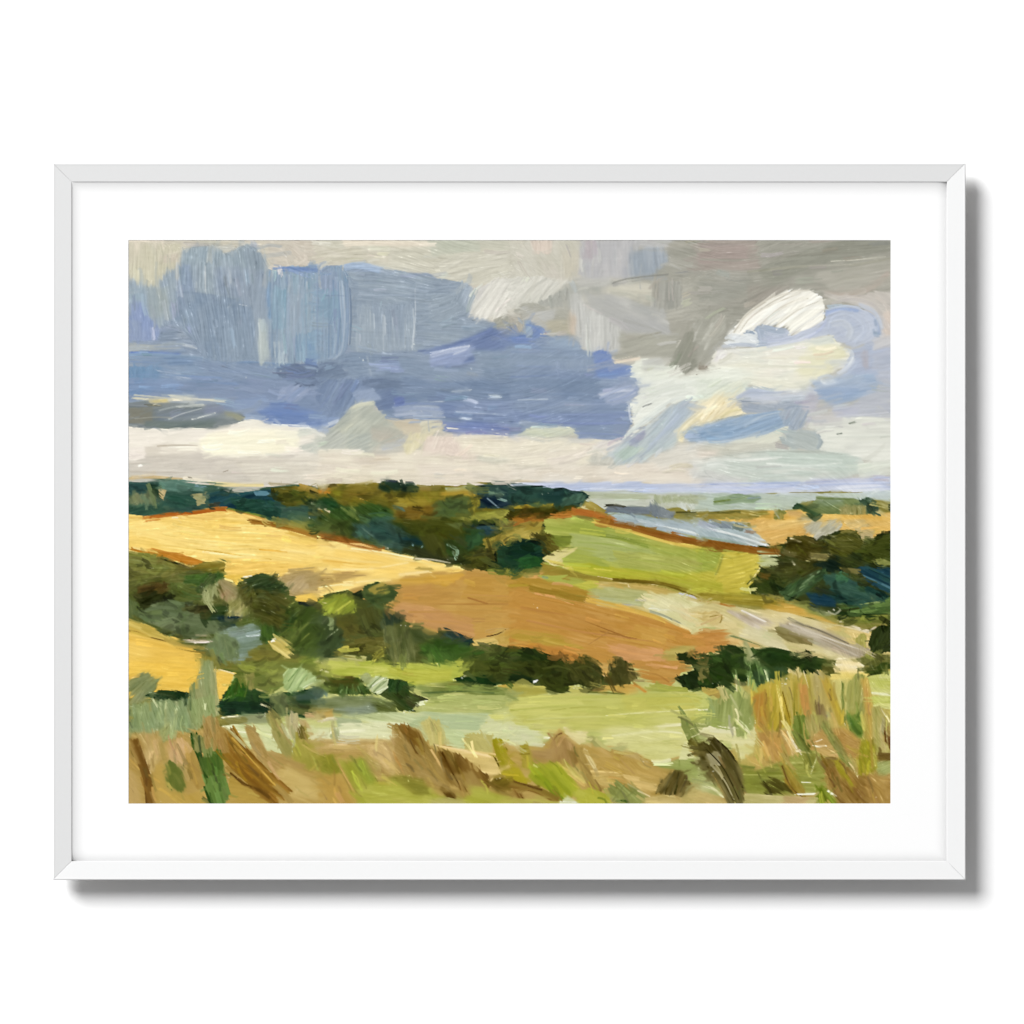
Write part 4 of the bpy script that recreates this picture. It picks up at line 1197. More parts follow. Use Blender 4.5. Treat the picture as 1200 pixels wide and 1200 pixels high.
A 355 388 460 378 560 375 562 410 470 432|b6b44b c2bb58|2
B 200 345 240 352|12|8a9a72
A -10 392 150 452 450 502 650 542 900 602 1100 692 1210 705 1210 795 980 795 962 900 620 900 -10 790|c2884b bd8546 c99459 b98044|14|jit=4
A 150 560 500 590 700 690 500 720 200 640|b87f44 c18a50|16|alpha=.7
A 600 770 960 795 970 900 700 890|c98f63 d09b6e c0865a|14
A -10 690 200 700 300 722 480 802 200 780 -10 745|bd9547 b08a3e c9a458|10
A -10 730 300 790 480 860 380 900 -10 800|c08146 b8783e|14
A 800 640 1000 680 980 790 700 740|c28c4a cb9855|14
B 260 550 500 640 760 740|5|96602c|.2
B 150 450 300 480 400 530|14|d09a64|.2
B 560 690 800 740|7|9e6a34|.2
B 480 780 620 690|4|a67440|.2
B 1210 475 1000 405 800 378 640 360|28|7a6520 6b5b1c 8a7430|.1
A 520 385 800 392 1060 440 1000 472 700 422|c4a45b b99b51 d0b26c|8
A 480 440 640 408 870 440 855 545 700 522 610 512|aaaa69 b4b47c a1a770|6|lum=6
B 500 480 700 500 840 530|22|a9b080 b9bc90|.3
B 475 488 650 530 880 590 1110 685|32|d3ac59 c99b49 dcb96c|.1
A 850 448 1060 445 1210 500 1210 700 1080 652 900 582 850 545|d4ce9a ded8ac cac58e e3deb8|24|jit=6 lum=7
A 1040 540 1210 560 1210 650 1080 620|d9c99a cfc08c|24
B 870 545 950 548|10|e9e8d0|.2
B 920 560 1010 555|10|e6e5cc|.2
B 1055 455 1120 465 1200 492|12|c0bfca d0cfd0
B 690 522 790 530|6|a9a8a8
B 780 495 850 495|8|b5b2bc
B 870 562 960 590 1070 640|10|94977d a9a98a
B 1060 650 1150 690|16|e2d49c|.2
A -10 790 60 800 160 790 250 832 390 895 -10 900|30401d 3d4d23 273518|14|jit=25
A 405 900 420 865 480 825 540 900|4b4a21 5a5628|70
A 635 900 690 858 750 900|4b4521 5a5028|20
A 980 795 1100 775 1210 790 1210 825 1060 832 1050 900 980 900|b0984f c0a860 a08a44|-4
A 1058 832 1210 815 1210 900 1058 900|2f3d19 25301a 3d4a20|20|jit=25
S 700 240 500 120 20|c9c882 7f8a3a
S 720 405 30 10 4|efe6cc
S 1000 560 150 60 10|efebd0
S 150 530 40 30 5|f0d9b8
T 3 2
A -10 -10 280 -10 372 80 442 152 300 155 -10 95|b1bdbd a0b0b3 c6cdc9 94a5a8|18|lum=9 jit=5
A 40 0 200 10 200 40 60 30|8a949a 7b858c|10
B 0 30 200 80 420 150|12|d9dedb|.25
A 190 20 230 5 280 22 275 62 200 52|68756e 78847c|-60
B 280 62 350 72|16|8f7f70
B -10 95 150 120 300 150|14|8fa39a a0b2a8|.1
A 278 -10 710 -10 725 105 640 95 540 125 442 152 370 72|d9b169 d0a55d e0be7a cda268|-8|jit=6
A 880 -10 1210 -10 1210 105 1040 135 980 50|dcb368 d3a95e c3a976 e2bd78|-8
A 658 20 740 0 882 -10 902 30 822 112 720 125|b5b199 bdbaa3 a9a68c|-50
A 990 40 1100 60 1100 110 1040 135|c6ad80 bba270|10
A 540 130 600 100 620 130 560 195|d9cfa5 c9bb88|40|rag=2
A 440 152 540 150 500 195 430 180|8a7b36 7a6c2c|10
B -10 130 200 158 360 180 505 196|48|9b6023 8a5520 a86c2c
A 500 205 540 140 560 100 660 84 790 132 820 92 880 60 930 48 980 55 1030 132 1110 100 1210 60 1210 600 960 595 850 572 680 522 520 472 420 452 330 464 295 412 370 312 455 272|3d4521 454b25 353f1f 4d5229|20|jit=25
A 555 112 620 92 700 92 792 150 722 242 600 232 518 202|504b1d 443f19 5c5624|18|jit=12 lum=7
B 570 105 640 130|7|c9bf94|.2
A 798 152 832 90 940 50 985 58 1032 132 960 225 830 212|5b5b25 4b4d1f 666630|0|jit=14 lum=7
B 850 120 990 110|9|7d7a48|.3
B 840 165 980 160|9|7a784a|.3
A 1000 182 1120 100 1210 65 1210 245 1050 262|4b5120 404a1e 575c28|-12|jit=12
B 1110 90 1210 62|14|2c3416|.1
A 690 200 830 205 790 245 700 240|7b7341 8c8450|-4
A 460 270 560 250 740 250 740 320 600 360 500 370 440 300|47491f 52532a 3a401c|5|jit=16
A 738 262 840 218 892 270 882 312 800 312|1b2a21 182720 26362a|25
A 505 442 600 362 780 288 805 330 700 425 560 505|48633d 3d5731 59714a 324a2a|-38|jit=8 lum=8
B 540 470 660 400|9|6f865c|.3
B 640 400 760 310|9|6a8058|.3
A 294 405 340 340 385 310 500 372 480 432 340 468|30401b 404b21 273516|30|jit=25
A 375 312 440 318 420 355 370 345|705625 7a5c28|20|alpha=.8
A 470 390 530 380 530 430 470 430|26381c 314520|30
B 580 245 602 272|14|d0caaa
B 630 235 700 252|12|b7aa72|.1
B 740 410 752 400|14|c2b488
A 778 345 840 318 900 322 1060 400 1200 462 1180 545 880 525 800 465|2f5045 284640 3d5d4d 456654|25|jit=10 lum=7
A 668 452 760 438 850 490 852 545 740 538|1d3a4c 234553 163040|20|lum=6
A 975 292 1100 278 1210 300 1210 460 1060 392|25434d 1b3b49 305560 2d5048|28|lum=7
B 1010 330 1200 420|8|4a6f78|.3
B 1060 300 1210 370|9|16303c|.2
A 858 332 935 320 922 372 870 372|406b49 4d7855|-40
A 1000 400 1060 400 1040 440 990 440|3c5f40 486c4a|-10
A 895 292 1010 298 1005 332 925 332|706b39 80774a|8
A 1085 242 1210 228 1210 285 1120 270|7b8045 8c9050 686e38|0
A 880 545 1060 520 1210 465 1210 600 960 595|607b3f 486130 718a4c 3c5528|-8|jit=8
B 960 530 1160 500|9|8a9c62|.35
B 830 572 980 588 1190 590|24|23351a 2d4020
B 520 455 640 500|10|1f2c16|.1
A 835 592 1000 602 1210 582 1210 645 1080 672 900 632|80803a 707b37 8d8a44|4
A -10 155 150 180 385 220 385 295 300 392 322 475 200 475 -10 445|b6ad43 c3b34b a9a943|6|jit=8
A -10 158 160 195 110 300 -10 325|95a145 a2aa4e 8a9840|6
A 140 192 385 218 372 302 280 442 160 452 105 350|ceb94f c3ae48 d6c25c|-20|jit=20
A -10 380 150 380 160 450 -10 445|a8a63c b5ae44|6
B 150 190 120 290 90 350|5|8f8f3c|.1
B 300 390 280 460|8|8a7a2c|.1
B 390 270 350 330 305 395|8|e6d79a|.1
B 305 410 325 468|7|d2cf90
A 388 212 495 215 455 282 390 292|c4c79b b4b988 d0d0aa|0|rag=1.5
A -10 452 200 472 450 480 545 508 420 545 -10 495|95812d 8b7327 a08c36|4
B 0 500 120 520 240 545|16|a5672c b87a3c|.1
A 405 542 560 510 660 530 690 562 865 640 700 605|c99d4d b68b3d d5ac5c|16
A 560 515 640 520 650 545 560 545|d9a650 c99548|5
A 535 498 670 518 860 602 740 595 680 562|8f9450 7d8642 a0a25c|16
B 690 540 840 590|8|b5b98a|.2
A -10 500 200 545 420 552 640 602 880 652 1072 692 1065 740 990 765 1065 805 965 865 780 815 560 825 420 795 240 735 -10 692|d4c58e dccfa0 cab97e d9c892|18|jit=5 lum=6
A 300 660 480 690 560 800 430 790 240 720|d6cba0 dcd4ae cdbf90|22
A -10 570 120 565 145 600 110 650 -10 610|c6aa6a cfb47a|-30
B 60 600 140 590 130 640|8|a58848|.1
A 180 562 260 548 380 600 470 642 370 668 300 642|b9a992 a69681 cbc0b0 d8cfc2|31|lum=10 jit=4
B 200 565 310 640|8|7f7458|.2
B 260 556 420 632|7|e6dfd2|.2
A 495 642 600 628 760 692 1070 805 1010 868 760 785 540 705|b1a58e a19378 c5bba5 978a70|24|lum=11 jit=3 thick=1.4
B 500 640 700 735 960 845|14|d5ccb8 8f846c|.15
B 560 640 800 730 1040 820|10|cfc6b2|.2
B 600 632 760 690 940 770|8|7d745f|.25
A 468 682 515 662 620 700 705 745 700 785 560 755 490 722|86794a 958758 776a3c|24|lum=8
A 800 682 900 648 1072 692 1060 740 1000 752|d7b97a c9ac68 dfc78c|12
A 805 680 900 670 960 740 880 720|b9b070 c5b97c|14
A 870 640 960 655 1075 690 1060 700|dcd0ae|14
A 700 805 800 790 985 872 965 890 820 872|e0d7aa d5c994|22
A 1058 765 1080 682 1130 655 1215 648 1215 840 1080 825|36411f 404b27 2b361a|-75|jit=14 lum=7
A 985 742 1020 708 1055 730 1042 792 990 782|b1a95b 95914b|70
B 1050 700 1110 662|10|c2b898|.2
A 990 860 1080 822 1215 835 1215 900 980 900|70713a 7d7c44 62652f|4
A -10 695 130 706 215 742 130 822 -10 845|c3864c ca8c54 b97c44|-6
A 205 735 350 760 425 795 260 795 130 825 150 790|cfa767 d6b47a|8
B -10 668 100 672|9|b5b97a|.2
B 190 715 300 750 410 790|7|6f7a4b 848a5c
A -10 842 60 838 200 788 280 795 440 798 600 830 680 815 705 842 790 862 840 900 -10 900|2f4a20 293e1e 3d5325 223318|14|jit=30
A 262 738 300 770 340 830 372 880 360 900 275 900|8b905d a6a979 757c48|70|lum=8
A 620 820 680 812 700 850 640 870|3a3c22 2c3018|14
S 850 545 30 20 7|f0ece0 e6e2d0
S 740 410 20 16 4|d2c49a
S 700 700 400 120 18|e9e0c0 8f8468
S 560 150 40 60 10|e6dcb4
S 430 155 30 12 4|ece6cc
S 880 650 30 20 5|f0eee0
S 930 420 260 140 20|5f7d70 15252a 6f8a6a
T 0 3
A -10 -10 445 -10 445 125 385 165 200 155 190 85 80 75 -10 105|e3b952 e5be5c dcb04a|2
A 540 40 670 72 640 155 570 215 555 100|e1b754 e6c062|2
A 535 -10 1210 -10 1210 65 900 145 640 175 668 70 540 40|707935 5e6b2f 7f8440 6a7438|4|jit=16
A 535 -10 700 -10 680 40 540 40|6d6b30 7a7838|4
B 555 38 620 55 668 70|10|e2d29c|.1
A -10 115 60 75 130 66 198 95 182 165 80 235 -10 255|8b9060 748053 808760 9a9a68|-38|lum=7 jit=8
A 118 202 200 155 385 172 392 255 250 245|2a4527 1f3820 36522c|10|jit=25
B 130 185 240 200|7|c9cfa8|.35
A -10 255 200 225 380 215 402 445 -10 450|8e9b67 7f9064 9da777 728560|88|lum=9
B 30 270 32 320|7|b5bc88|.2
B 110 250 115 330|7|b0b884|.2
B 200 230 205 330|8|a3ae7c|.2
B 240 235 232 300|8|b3bb88|.2
B 300 230 296 330|7|aab37e|.2
B 150 220 190 280|8|bcc494|.3
A 380 160 418 110 440 60 460 -10 532 -10 548 100 572 325 400 425 378 300|909562 a1a171 7c8a59 868c58|88|lum=9 jit=3
A 400 230 560 200 570 330 400 400|8a9a62 98a46e|88|alpha=.7 lum=9
B 480 300 484 250|8|c5cb98|.2
B 545 20 552 330|9|a8a270|.2
B 390 120 392 300|8|5f7048|.2
A 570 250 600 205 640 135 740 130 800 172 880 202 1000 182 1210 150 1210 305 1100 345 900 315 590 335|2d4a25 203c27 36532d 1f3424|8|jit=30
A 600 215 640 140 690 88 765 180 725 235|3d651f 2d5120 4a7028|-70|jit=25 lum=7
B 590 235 680 190|8|7f9450|.2
B 690 80 720 160|40|5f7030 8a8040|.3
A 745 80 790 60 800 160 760 180|7f8044 938c50|88
A 575 250 900 250 880 315 590 330|203524 2b4530 18291c|2|jit=12
A 1030 205 1210 148 1210 235 1060 240|3f5545 4b6153 354a3c|-8
A 880 200 960 180 1050 210 1062 262 965 335 890 255|5e6b3d 707951 4f5c34|60|jit=25
A 1000 255 1210 240 1210 330 1060 330|56602f 6a7040 454f28|-4
A 958 85 1010 30 1085 18 1198 100 1100 165 1020 192 962 132|a6b97a bdcc92 8ca265 b2c386|-54|lum=9 thick=1.6 jit=6
B 1000 120 1080 25|6|6f8a50|.2
B 1050 160 1140 60|6|d5dfae|.2
B 1090 160 1195 100|8|dfe6c0|.1
B 1000 180 1080 90|6|d3ddac|.2
A 775 115 850 70 960 62 972 142 900 195 820 172|7d8141 6b7539 8d8e4c|-10|jit=20
B 800 160 880 190|10|b5a96c|.2
A 588 340 740 320 900 310 882 378 700 378|8b9067 959b73 7f845c|2
B 585 342 690 334|9|e0d9b2|.1
A 600 345 730 340 740 370 640 400|7d7a44 8a854c|4
B 820 255 900 285|9|d9d2a8|.15
A 590 395 740 378 900 368 1210 395 1210 600 930 570 740 540 640 455|cdd19b d9dba9 bec68d e2e2b8|8|jit=8
B 620 430 800 450|12|e6e6c4|.3
B 800 400 900 500|14|c0c894|.3
A 1100 320 1210 300 1210 345 1120 350|c2a070 b5946a|-5
A -10 445 400 425 600 405 645 455 760 540 920 565 1210 605 1210 900 -10 900|b99656 c09d5d ae8b4b c6a566|20|jit=25
A 60 440 200 430 240 560 140 700 60 600|c2a268 cbab74 b59458|80|jit=12
A 0 680 60 690 80 900 -10 900|c29f66 b8955a|70
A 160 640 230 640 250 800 380 820 480 800 520 900 150 900|b9934f c09c5a|40|jit=20
A 640 690 760 790 900 870 960 900 620 900|ba9552 b08a48 c3a05e|10
A 870 330 900 290 950 340 1035 500 1022 605 960 575 930 505|958f4f a69b61 868346|62|lum=7
B 880 300 960 430 1030 520|12|b59a60 6a6030|.1
A 980 325 1062 310 1065 445 1020 490|baa979 c6b68a|85
A 1060 345 1120 360 1160 430 1210 500 1210 600 1150 540 1080 410|c3a979 b99b65 d0b888|60|lum=8
A 1055 430 1112 400 1150 480 1210 640 1185 695 1060 645 1030 560|9b9541 a69a49 8c8a38|66|lum=6
A 1060 410 1110 400 1120 470 1065 470|7d6f34 6a602c|70
B 765 395 800 490 860 600 960 690|72|b38f57 a9874d bd9a62
B 880 560 1000 620 1110 660|40|a8854a b5935a|.15
A 900 700 1000 640 1120 720 1210 790 1210 880 980 830|c5a561 cdae6e bb9a56|20|jit=25
B 590 440 680 580 810 710 980 860|165|95672b a17730 7c5720 ab8038|0|lum=9
B 640 690 740 770 820 800 890 850|22|5f4319 6d4e20|.1
B 600 430 720 620 870 760 1000 860|12|6f4e1c 8a6228|.2
B 650 470 800 640 1000 850|9|cda052|.25
B 700 450 830 620 900 690|10|c9b478|.25
B 600 400 660 450 740 530|20|b5a570 cabd8c|.2
A 468 345 560 340 585 500 545 560 488 535|a6844b b08f59 97763e|84
A 560 400 610 420 640 560 560 560|a07a3e ae8a4e|70
B 405 440 440 600 490 760 540 900|50|3f5b25 33501f 4d6a2e
A 445 600 480 560 580 555 602 705 510 722 455 650|57712f 486129 667d3c|80|lum=6
A 470 722 560 700 612 690 638 820 590 900 530 900|708b45 607b3b 7d9450|74|lum=6
A 398 430 480 460 495 560 440 570 412 560|7d8049 8d8c54 6a7038|80
A 480 530 530 530 520 580 490 580|7f8a50|85
B 25 470 80 620 120 740 140 900|56|6b4b1d 7d5b27 5a3d16
B -10 470 40 590 60 640|46|97743d a78248|.1
B -10 600 50 670|40|b08850|.2
A 235 645 260 605 345 662 368 765 332 818 248 772|6f7939 5e6b2d 858644|65|jit=14
A 330 600 355 600 345 680 325 660|5f6034 70683c|85
A 245 505 330 470 400 535 395 560 350 602 332 655 258 612|cea67a c49b69 d9b68c|70|jit=25 lum=6
A 165 412 262 368 285 450 222 505|a6a971 949c64|-60
A 360 580 412 555 450 660 485 765 440 795 368 695|a68140 b08c4c 9a7536|70
B 240 745 275 800|14|c9ae5c b09c50
S 75 480 40 30 8|e3cc9f d3b888
S 185 870 40 14 7|efe3c6 e3d2ac
S 640 730 60 30 6|dfc9a0
S 990 670 40 20 6|dcc79c
S 880 195 20 20 5|e8ead6
S 870 330 30 20 5|efead4
S 1050 810 60 20 5|e6d3a8
S 170 400 12 50 4|e6e3c6
T 1 3
A 60 -10 912 -10 900 82 840 122 630 135 560 135 420 92 80 98 -10 60|b4b94f bcc15a a9b149 c3c465|2|jit=4
A 430 40 840 30 820 110 600 125 440 80|bcbb52 b2b44c|3
A -10 -10 70 40 85 112 -10 135|6b712f 7a7e3a 5c6428|20|jit=20
B 0 40 60 60|10|c9c690|.2
A -10 140 100 92 250 92 330 192 -10 205|505f27 405321 616c30|2|jit=20
A 60 105 200 95 230 140 100 150|4d4a1e 5f5826|4
A 100 150 300 140 315 190 130 200|4b6331 3c5226 5f7a44|80|lum=9 jit=14
B 210 120 240 190|10|8a7f3c|.3
A 330 195 420 100 560 110 580 180 642 202 690 232 600 305 500 315 450 245|3d5021 4b5629 304521 566030|40|jit=30
A 430 105 560 112 570 180 440 190|35522a 2b4623 456034|80|jit=20 lum=7
A 560 190 640 200 690 225 610 300 560 260|3a4022 4a4e2c|30|rag=2
A -10 140 58 168 50 200 -10 215|607b79 6e8784|70
A -10 212 340 202 465 252 485 312 350 305 230 335 90 325 -10 275|707b4b 7b8557 858d67 606b40|3|jit=8
A 80 280 340 260 370 310 230 335|808c7c 8d9880 727e6a|4
A 340 250 480 250 490 312 370 305|57622f 646c38|30
A 288 152 352 75 422 92 432 150 382 192|b4be8a cad1a6 a2ae78 d9dfbc|-36|lum=11 thick=1.7 jit=5
B 300 160 390 80|6|5f7040|.15
B 340 185 425 110|6|6a7a48|.15
B 330 150 410 95|5|e6ead0|.1
B 360 185 432 150|6|e3e8cc|.1
A 243 80 290 58 342 90 292 135|99a16c aab07e|-50|lum=9
A 912 -10 1210 -10 1210 75 920 85|49511f 535b29 3f481c|4|jit=14
A 850 105 920 80 1100 85 1145 120 1090 138 870 122|1f3b1c 24421f 173018|2
A 1090 80 1210 60 1210 140 1150 130|5c6630 505a28|-4
A 1125 142 1210 130 1210 168 1150 165|cca951 bd9945|2
A 600 150 640 128 860 120 1150 140 1210 160 1210 210 700 205|707939 879150 7b8b4b 667034|3|lum=9 jit=4
A 600 285 720 202 1210 200 1210 325 800 315 620 315|a9b06a b5b974 a0a860 c0c280|2|lum=7
B 640 190 900 180 1100 190|12|5a6c3c|.3
B 720 245 1000 230 1200 250|9|8a9450|.35
B 600 260 680 245|22|dfe3b8|.2
A 340 315 700 312 1085 322 1012 425 905 445 920 535 800 515 460 385 90 345|b6bf89 c1c895 cacf9f acb98b|6|jit=8
A 750 330 1060 330 1000 420 880 430 760 400|acba8c b8c296|4
B 200 345 400 375 560 385|12|d9ddb4|.3
B 560 500 760 380|16|c9cfa0|.3
A -10 300 90 290 85 340 40 360 -10 385|c39b5b b48c4e|-5
A 100 340 260 350 270 390 120 395|9aa67c a8b08a|8
B 10 370 60 350 105 350|14|e8e0c4 d3c9a0|.2
A -10 400 200 385 465 382 465 495 200 490 -10 482|d4d5a6 dcddb2 e3e1ba c9cd98|3|jit=8
B 60 440 300 420|14|eceac8|.3
B 150 480 300 485|12|b9ac88|.3
A 68 470 108 410 135 428 138 492 80 492|a0a679 b0b488|80|lum=7
A 905 450 1010 425 1065 342 1210 318 1210 500 1090 490 920 470|cacd99 d1d2a3 c2c890|-4|jit=8
A 790 420 920 440 920 540 800 510|bdc892 c5ce9c|4
A 1060 330 1210 318 1210 350 1100 360|d3d284 cccb78|0
A -10 488 460 482 465 725 300 625 -10 598|c5a569 b9965b cfb178|3|jit=14
B 60 520 180 512|12|e0c795|.2
A -10 540 300 540 300 600 -10 595|b08a55 bd9860|0
A 300 512 350 498 400 500 465 560 440 700 340 625|caaa72 d3b680 bc9860|70|jit=20
B 305 580 320 515 360 500|6|a87f45
A 640 385 700 360 765 358 800 505 700 515|b9ad65 c1b16c c6bb78|80|jit=8
A 560 395 640 390 690 470 660 500|bfc088|40
A 915 455 980 445 1092 450 1092 580 915 545|c2b16d b9a965 ccbd7c|60|jit=20
A 710 508 920 542 1100 580 1165 700 1060 700 900 590|d7b979 cdaf6d dfc588|8|jit=5
B 720 515 900 550 1080 590|9|ecd49c|.3
A 463 392 480 384 552 385 642 440 700 520 750 562 845 785 820 805 680 745 560 705 480 705|a6864d 977639 b19059 a07c42|62|lum=8 jit=7
A 495 402 550 392 622 440 675 560 600 572|7b5b23 87692f 6a4c1a|64|lum=9
B 640 440 670 560|10|6a4a18|.2
B 465 400 470 700|8|c5a56c|.2
B 540 560 600 700 720 760|10|bf9c60|.3
B 700 540 760 640 840 780|9|d0b070|.25
B 600 520 700 660 820 790|30|9c7c40 ab8a50|.2
A 742 552 800 545 905 602 1065 702 1065 795 925 815 800 725|7e6029 95753b 6c5020 87682f|60|lum=9 jit=7
A 800 700 950 680 1050 790 925 815|ab8b51 98773e|62|lum=8
B 770 560 830 680 900 800|8|54390f|.2
B 880 620 920 800|8|6a4c20|.25
A -10 592 88 582 155 695 -10 695|8e8b30 78782b a09a40|60|lum=6
A -10 695 150 690 245 855 200 900 -10 900|ba904f c19959 ae8446|60|jit=14
A 125 622 200 608 385 785 300 900 240 875 150 690|a1a141 949538 ada94c|62|lum=6
A 195 612 300 608 365 745 300 770|9ba03d 8b9539|64
B 100 590 160 700 230 830|10|8a6a30 d0a868|.2
B 290 600 350 720 390 790|10|7d7c2c|.2
A 245 810 350 760 440 720 625 738 760 832 900 855 1000 780 1100 800 1210 832 1210 900 240 900|aaa944 a1a13d b6b357 bcb95c|14|jit=25
A 435 722 560 700 640 732 692 822 600 835 500 760|8b8335 7f7c30 9a9240|20|jit=20
A 300 560 460 700 440 750 340 680|a8884a b59860|50|alpha=.8
B 600 660 680 720 760 770 860 860|44|9b7b43 ab8b52 8a6a34|.1
B 760 780 830 850|30|8c6c34|.2
A 780 820 840 830 850 870 800 860|5f4518|40
A 1088 482 1120 474 1155 478 1215 590 1215 755 1150 690 1100 575|a4921f 97871f b09e2c|66|lum=6
B 1095 580 1150 690|7|6a5a18|.1
B 1155 500 1210 600|7|7d6a20|.1
A 1068 742 1130 702 1210 730 1210 805 1120 795|6c5b1d 7b6727 594a16|40
A 940 780 1060 790 1100 860 960 850|b5b252 a8a848|10
A 700 855 900 850 950 900 700 900|a5a05a b8b06c|20
S 885 85 50 30 12|f2f2e6 e0e2d0
S 630 250 60 40 14|eff0dc e0e4c0
S 545 300 60 14 9|eff0e0
S 60 360 60 20 8|f0ead0
S 550 715 30 30 7|dcd878 e8e4a0
S 100 845 50 30 6|dfbf94 c9986a
S 740 5 40 10 6|f0eedc
S 700 560 400 120 16|d5b878 6a4c1c
S 1125 720 40 20 6|e6dcb0
T 2 3
A -10 -10 545 -10 592 70 562 132 480 152 392 132 380 172 290 197 220 172 180 112 -10 132|3d431b 474f1f 353d19 50552a|20|jit=40 L=50
A 340 -10 540 -10 580 70 560 130 480 150 380 110|42451f 4c4d25 383c1a|30|jit=40 L=40
A -10 60 180 95 170 125 60 135 -10 112|24351c 1b2a18|8
B 130 120 175 108|14|eceee4
A 598 122 590 92 632 70 620 10 680 -10 742 -10 795 80 742 132 650 142|504b25 444520 5e582e|70|jit=25 L=60 lum=7
A 740 50 795 70 785 110 740 130|66602f 72683a|60
A 540 -10 622 -10 632 62 590 85|c39559 cfa268|10
A 740 -10 1092 -10 1135 40 1042 92 1012 152 840 112 792 62|be864b c59053 b57c42 ca9a5e|6|jit=8
B 850 8 940 18 1050 32|14|e0aa7d cf9468|.2
B 800 60 920 75 1000 120|14|a8743a|.3
A 1032 98 1090 62 1145 40 1120 -10 1210 -10 1210 175 1100 165|26341b 30401d 1d2a15|20|jit=35
A -10 130 210 152 232 192 100 212 -10 205|b4a44d a89a49 c0b25c|2
A -10 172 82 182 25 252 -10 258|8f9a61 a0a870 808c58|-10
A 495 175 580 132 640 135 762 128 802 176 720 198 620 172|cea35d c4964f d8b16c|8
A 380 140 480 150 520 170 460 195 390 190|c5c070 b8b260|0
A 858 172 920 112 1000 140 1110 152 1115 182|9ba14b a6a751 8f9844|6
B 765 128 810 150 860 186|16|d18b42 c47f3c
B 620 165 720 195|10|8a6a34|.2
B 485 182 600 188 725 198|9|6f7435|.1
B 775 108 850 112|8|e6d8a8 6a5a2a|.3
A -10 255 100 208 380 182 720 202 860 188 1210 182 1210 375 980 385 560 425 200 445 -10 395|c0bd69 c6c271 b9b961 cac87a|1|jit=4
A 60 220 400 220 500 300 200 330 -10 330|c6c56e ccc977 bdbe66|1
A 700 200 1210 195 1210 300 720 300|bbb85c c4bf66 b3b258|1
A 560 425 980 388 1090 380 1115 480 1125 570 900 625 740 545 600 525|d0ce89 d7d495 c9c67d ddd9a0|-1|jit=6
B 600 330 900 310 1200 290|8|dedb9c|.35
B 250 300 480 275 700 290|8|a9a852|.35
B 640 460 900 430 1080 440|12|e2dfae|.3
B 900 400 1100 385|16|e3dfb0|.3
A -10 392 100 400 205 452 205 522 100 512 -10 505|d3d1aa cbd09d d9d5b2|3|jit=8
A -10 430 80 430 60 500 -10 500|c3c896 cccfa0|3
A 335 445 330 420 480 430 472 502 400 522|ddd5a2 d3c589 e6dfb4|8|rag=1.5
B 205 470 250 475|10|e8e6c0|.2
B 200 500 260 480|14|a8b070|.2
A 468 472 520 455 605 522 540 535|a4a161 94925a b5b070|35
A 610 545 680 520 745 520 700 562|a9a96b b7b67a|-5|rag=1.5
A -10 505 200 530 310 415 440 520 600 535 800 562 880 625 1005 685 945 785 930 840 700 755 500 805 100 625 -10 645|be9959 b48f51 c7a363 ab8648|20|jit=25
A 540 600 800 580 900 680 740 720 640 700|b58f52 c29c60|20|jit=20
A 620 560 800 568 870 625 760 600|c3a56c b5965a|18
A 700 700 900 750 940 800 820 790|c7a766 d3b678|10
A 500 700 680 700 700 750 520 790|c9ab68 bd9c58 d6ba7a|4|lum=7
A 330 640 430 660 480 760 420 740|ccb46c bda55c|40
A 245 565 262 500 285 460 350 470 420 540 465 602 380 642 250 625|ac8651 a07a49 ba965f|75|jit=12 lum=7
A 350 540 440 560 470 620 400 640|8f6d38 9a7842|70
B 272 490 295 455 335 440|10|7f6034
B 300 500 330 460|14|c9a870 8d6c3a|.1
B 320 425 360 410 420 420|7|a58a58
A 100 560 260 540 290 620 130 640|b3905c a98450 bb9a66|6
B 430 530 475 680 510 760 580 805|52|9d7d3d b09051 8c6c30
B 460 540 540 680|22|cdb078|.2
A 42 512 112 500 142 655 60 662|ad9b3b a18b31 b9a84a|85
B 55 540 118 538|5|7d6a20
B 55 575 125 572|5|7d6a20
B 58 610 132 606|5|7d6a20
A -10 605 40 640 95 755 -10 755|b19d25 a9952b|66|lum=5
A 105 712 130 640 260 620 335 640 402 742 445 835 340 865 200 785|95992d a4a735 808b25 b0b040|48|lum=6
B 220 740 260 800 330 860|30|6f7f1d 7f8f28|.1
B 150 700 230 730|26|7d8a24|.15
B 290 650 370 750 440 850|40|a9ad38 9aa030|.1
B 140 640 180 660|12|c9c870|.2
A 400 805 500 788 622 822 645 900 430 900|b1af45 a6a53d bcba55|30
B -10 762 150 792 310 866|44|8b6b2d 977739 7a5a22
B 20 745 200 800|8|5f431a|.1
A 30 800 70 810 95 865 60 860|6c4d1d 7d5b28|60
A -10 860 160 850 320 880 320 900 -10 900|a9a54d b5b058|4
A 310 870 360 820 440 884 430 900 310 900|c9cc9c d6d8ac|20
B 312 872 440 876|8|eceedc
A 612 792 640 750 682 738 832 812 852 850 822 900 660 900|8b9050 7f8445 9aa05c|44|lum=8 jit=6
B 660 872 720 868 740 880|14|4a6428|.1
B 850 862 930 866|20|55702c e0e6c4|.3
A 922 832 928 780 945 745 1042 652 1092 680 1155 780 1152 825 1000 855|6b5b2b 554b21 7e6b39 8a7a48|-66|lum=11 jit=8
B 960 830 1010 700|9|9a8c5c|.25
B 1030 830 1060 690|9|3f3a18|.2
B 1080 820 1110 720|9|4a451f|.2
A 1058 285 1110 340 1160 390 1210 430 1210 570 1120 482 1085 402|909652 7f8849 a0a45f|62|lum=6
A 1118 492 1142 480 1215 560 1215 635 1130 535|706b2d 857c40 5a5622|46|lum=9
A 885 635 1060 602 1210 592 1210 765 1130 755 1090 682 1000 672|95a157 a0a863 88944d|3|jit=8
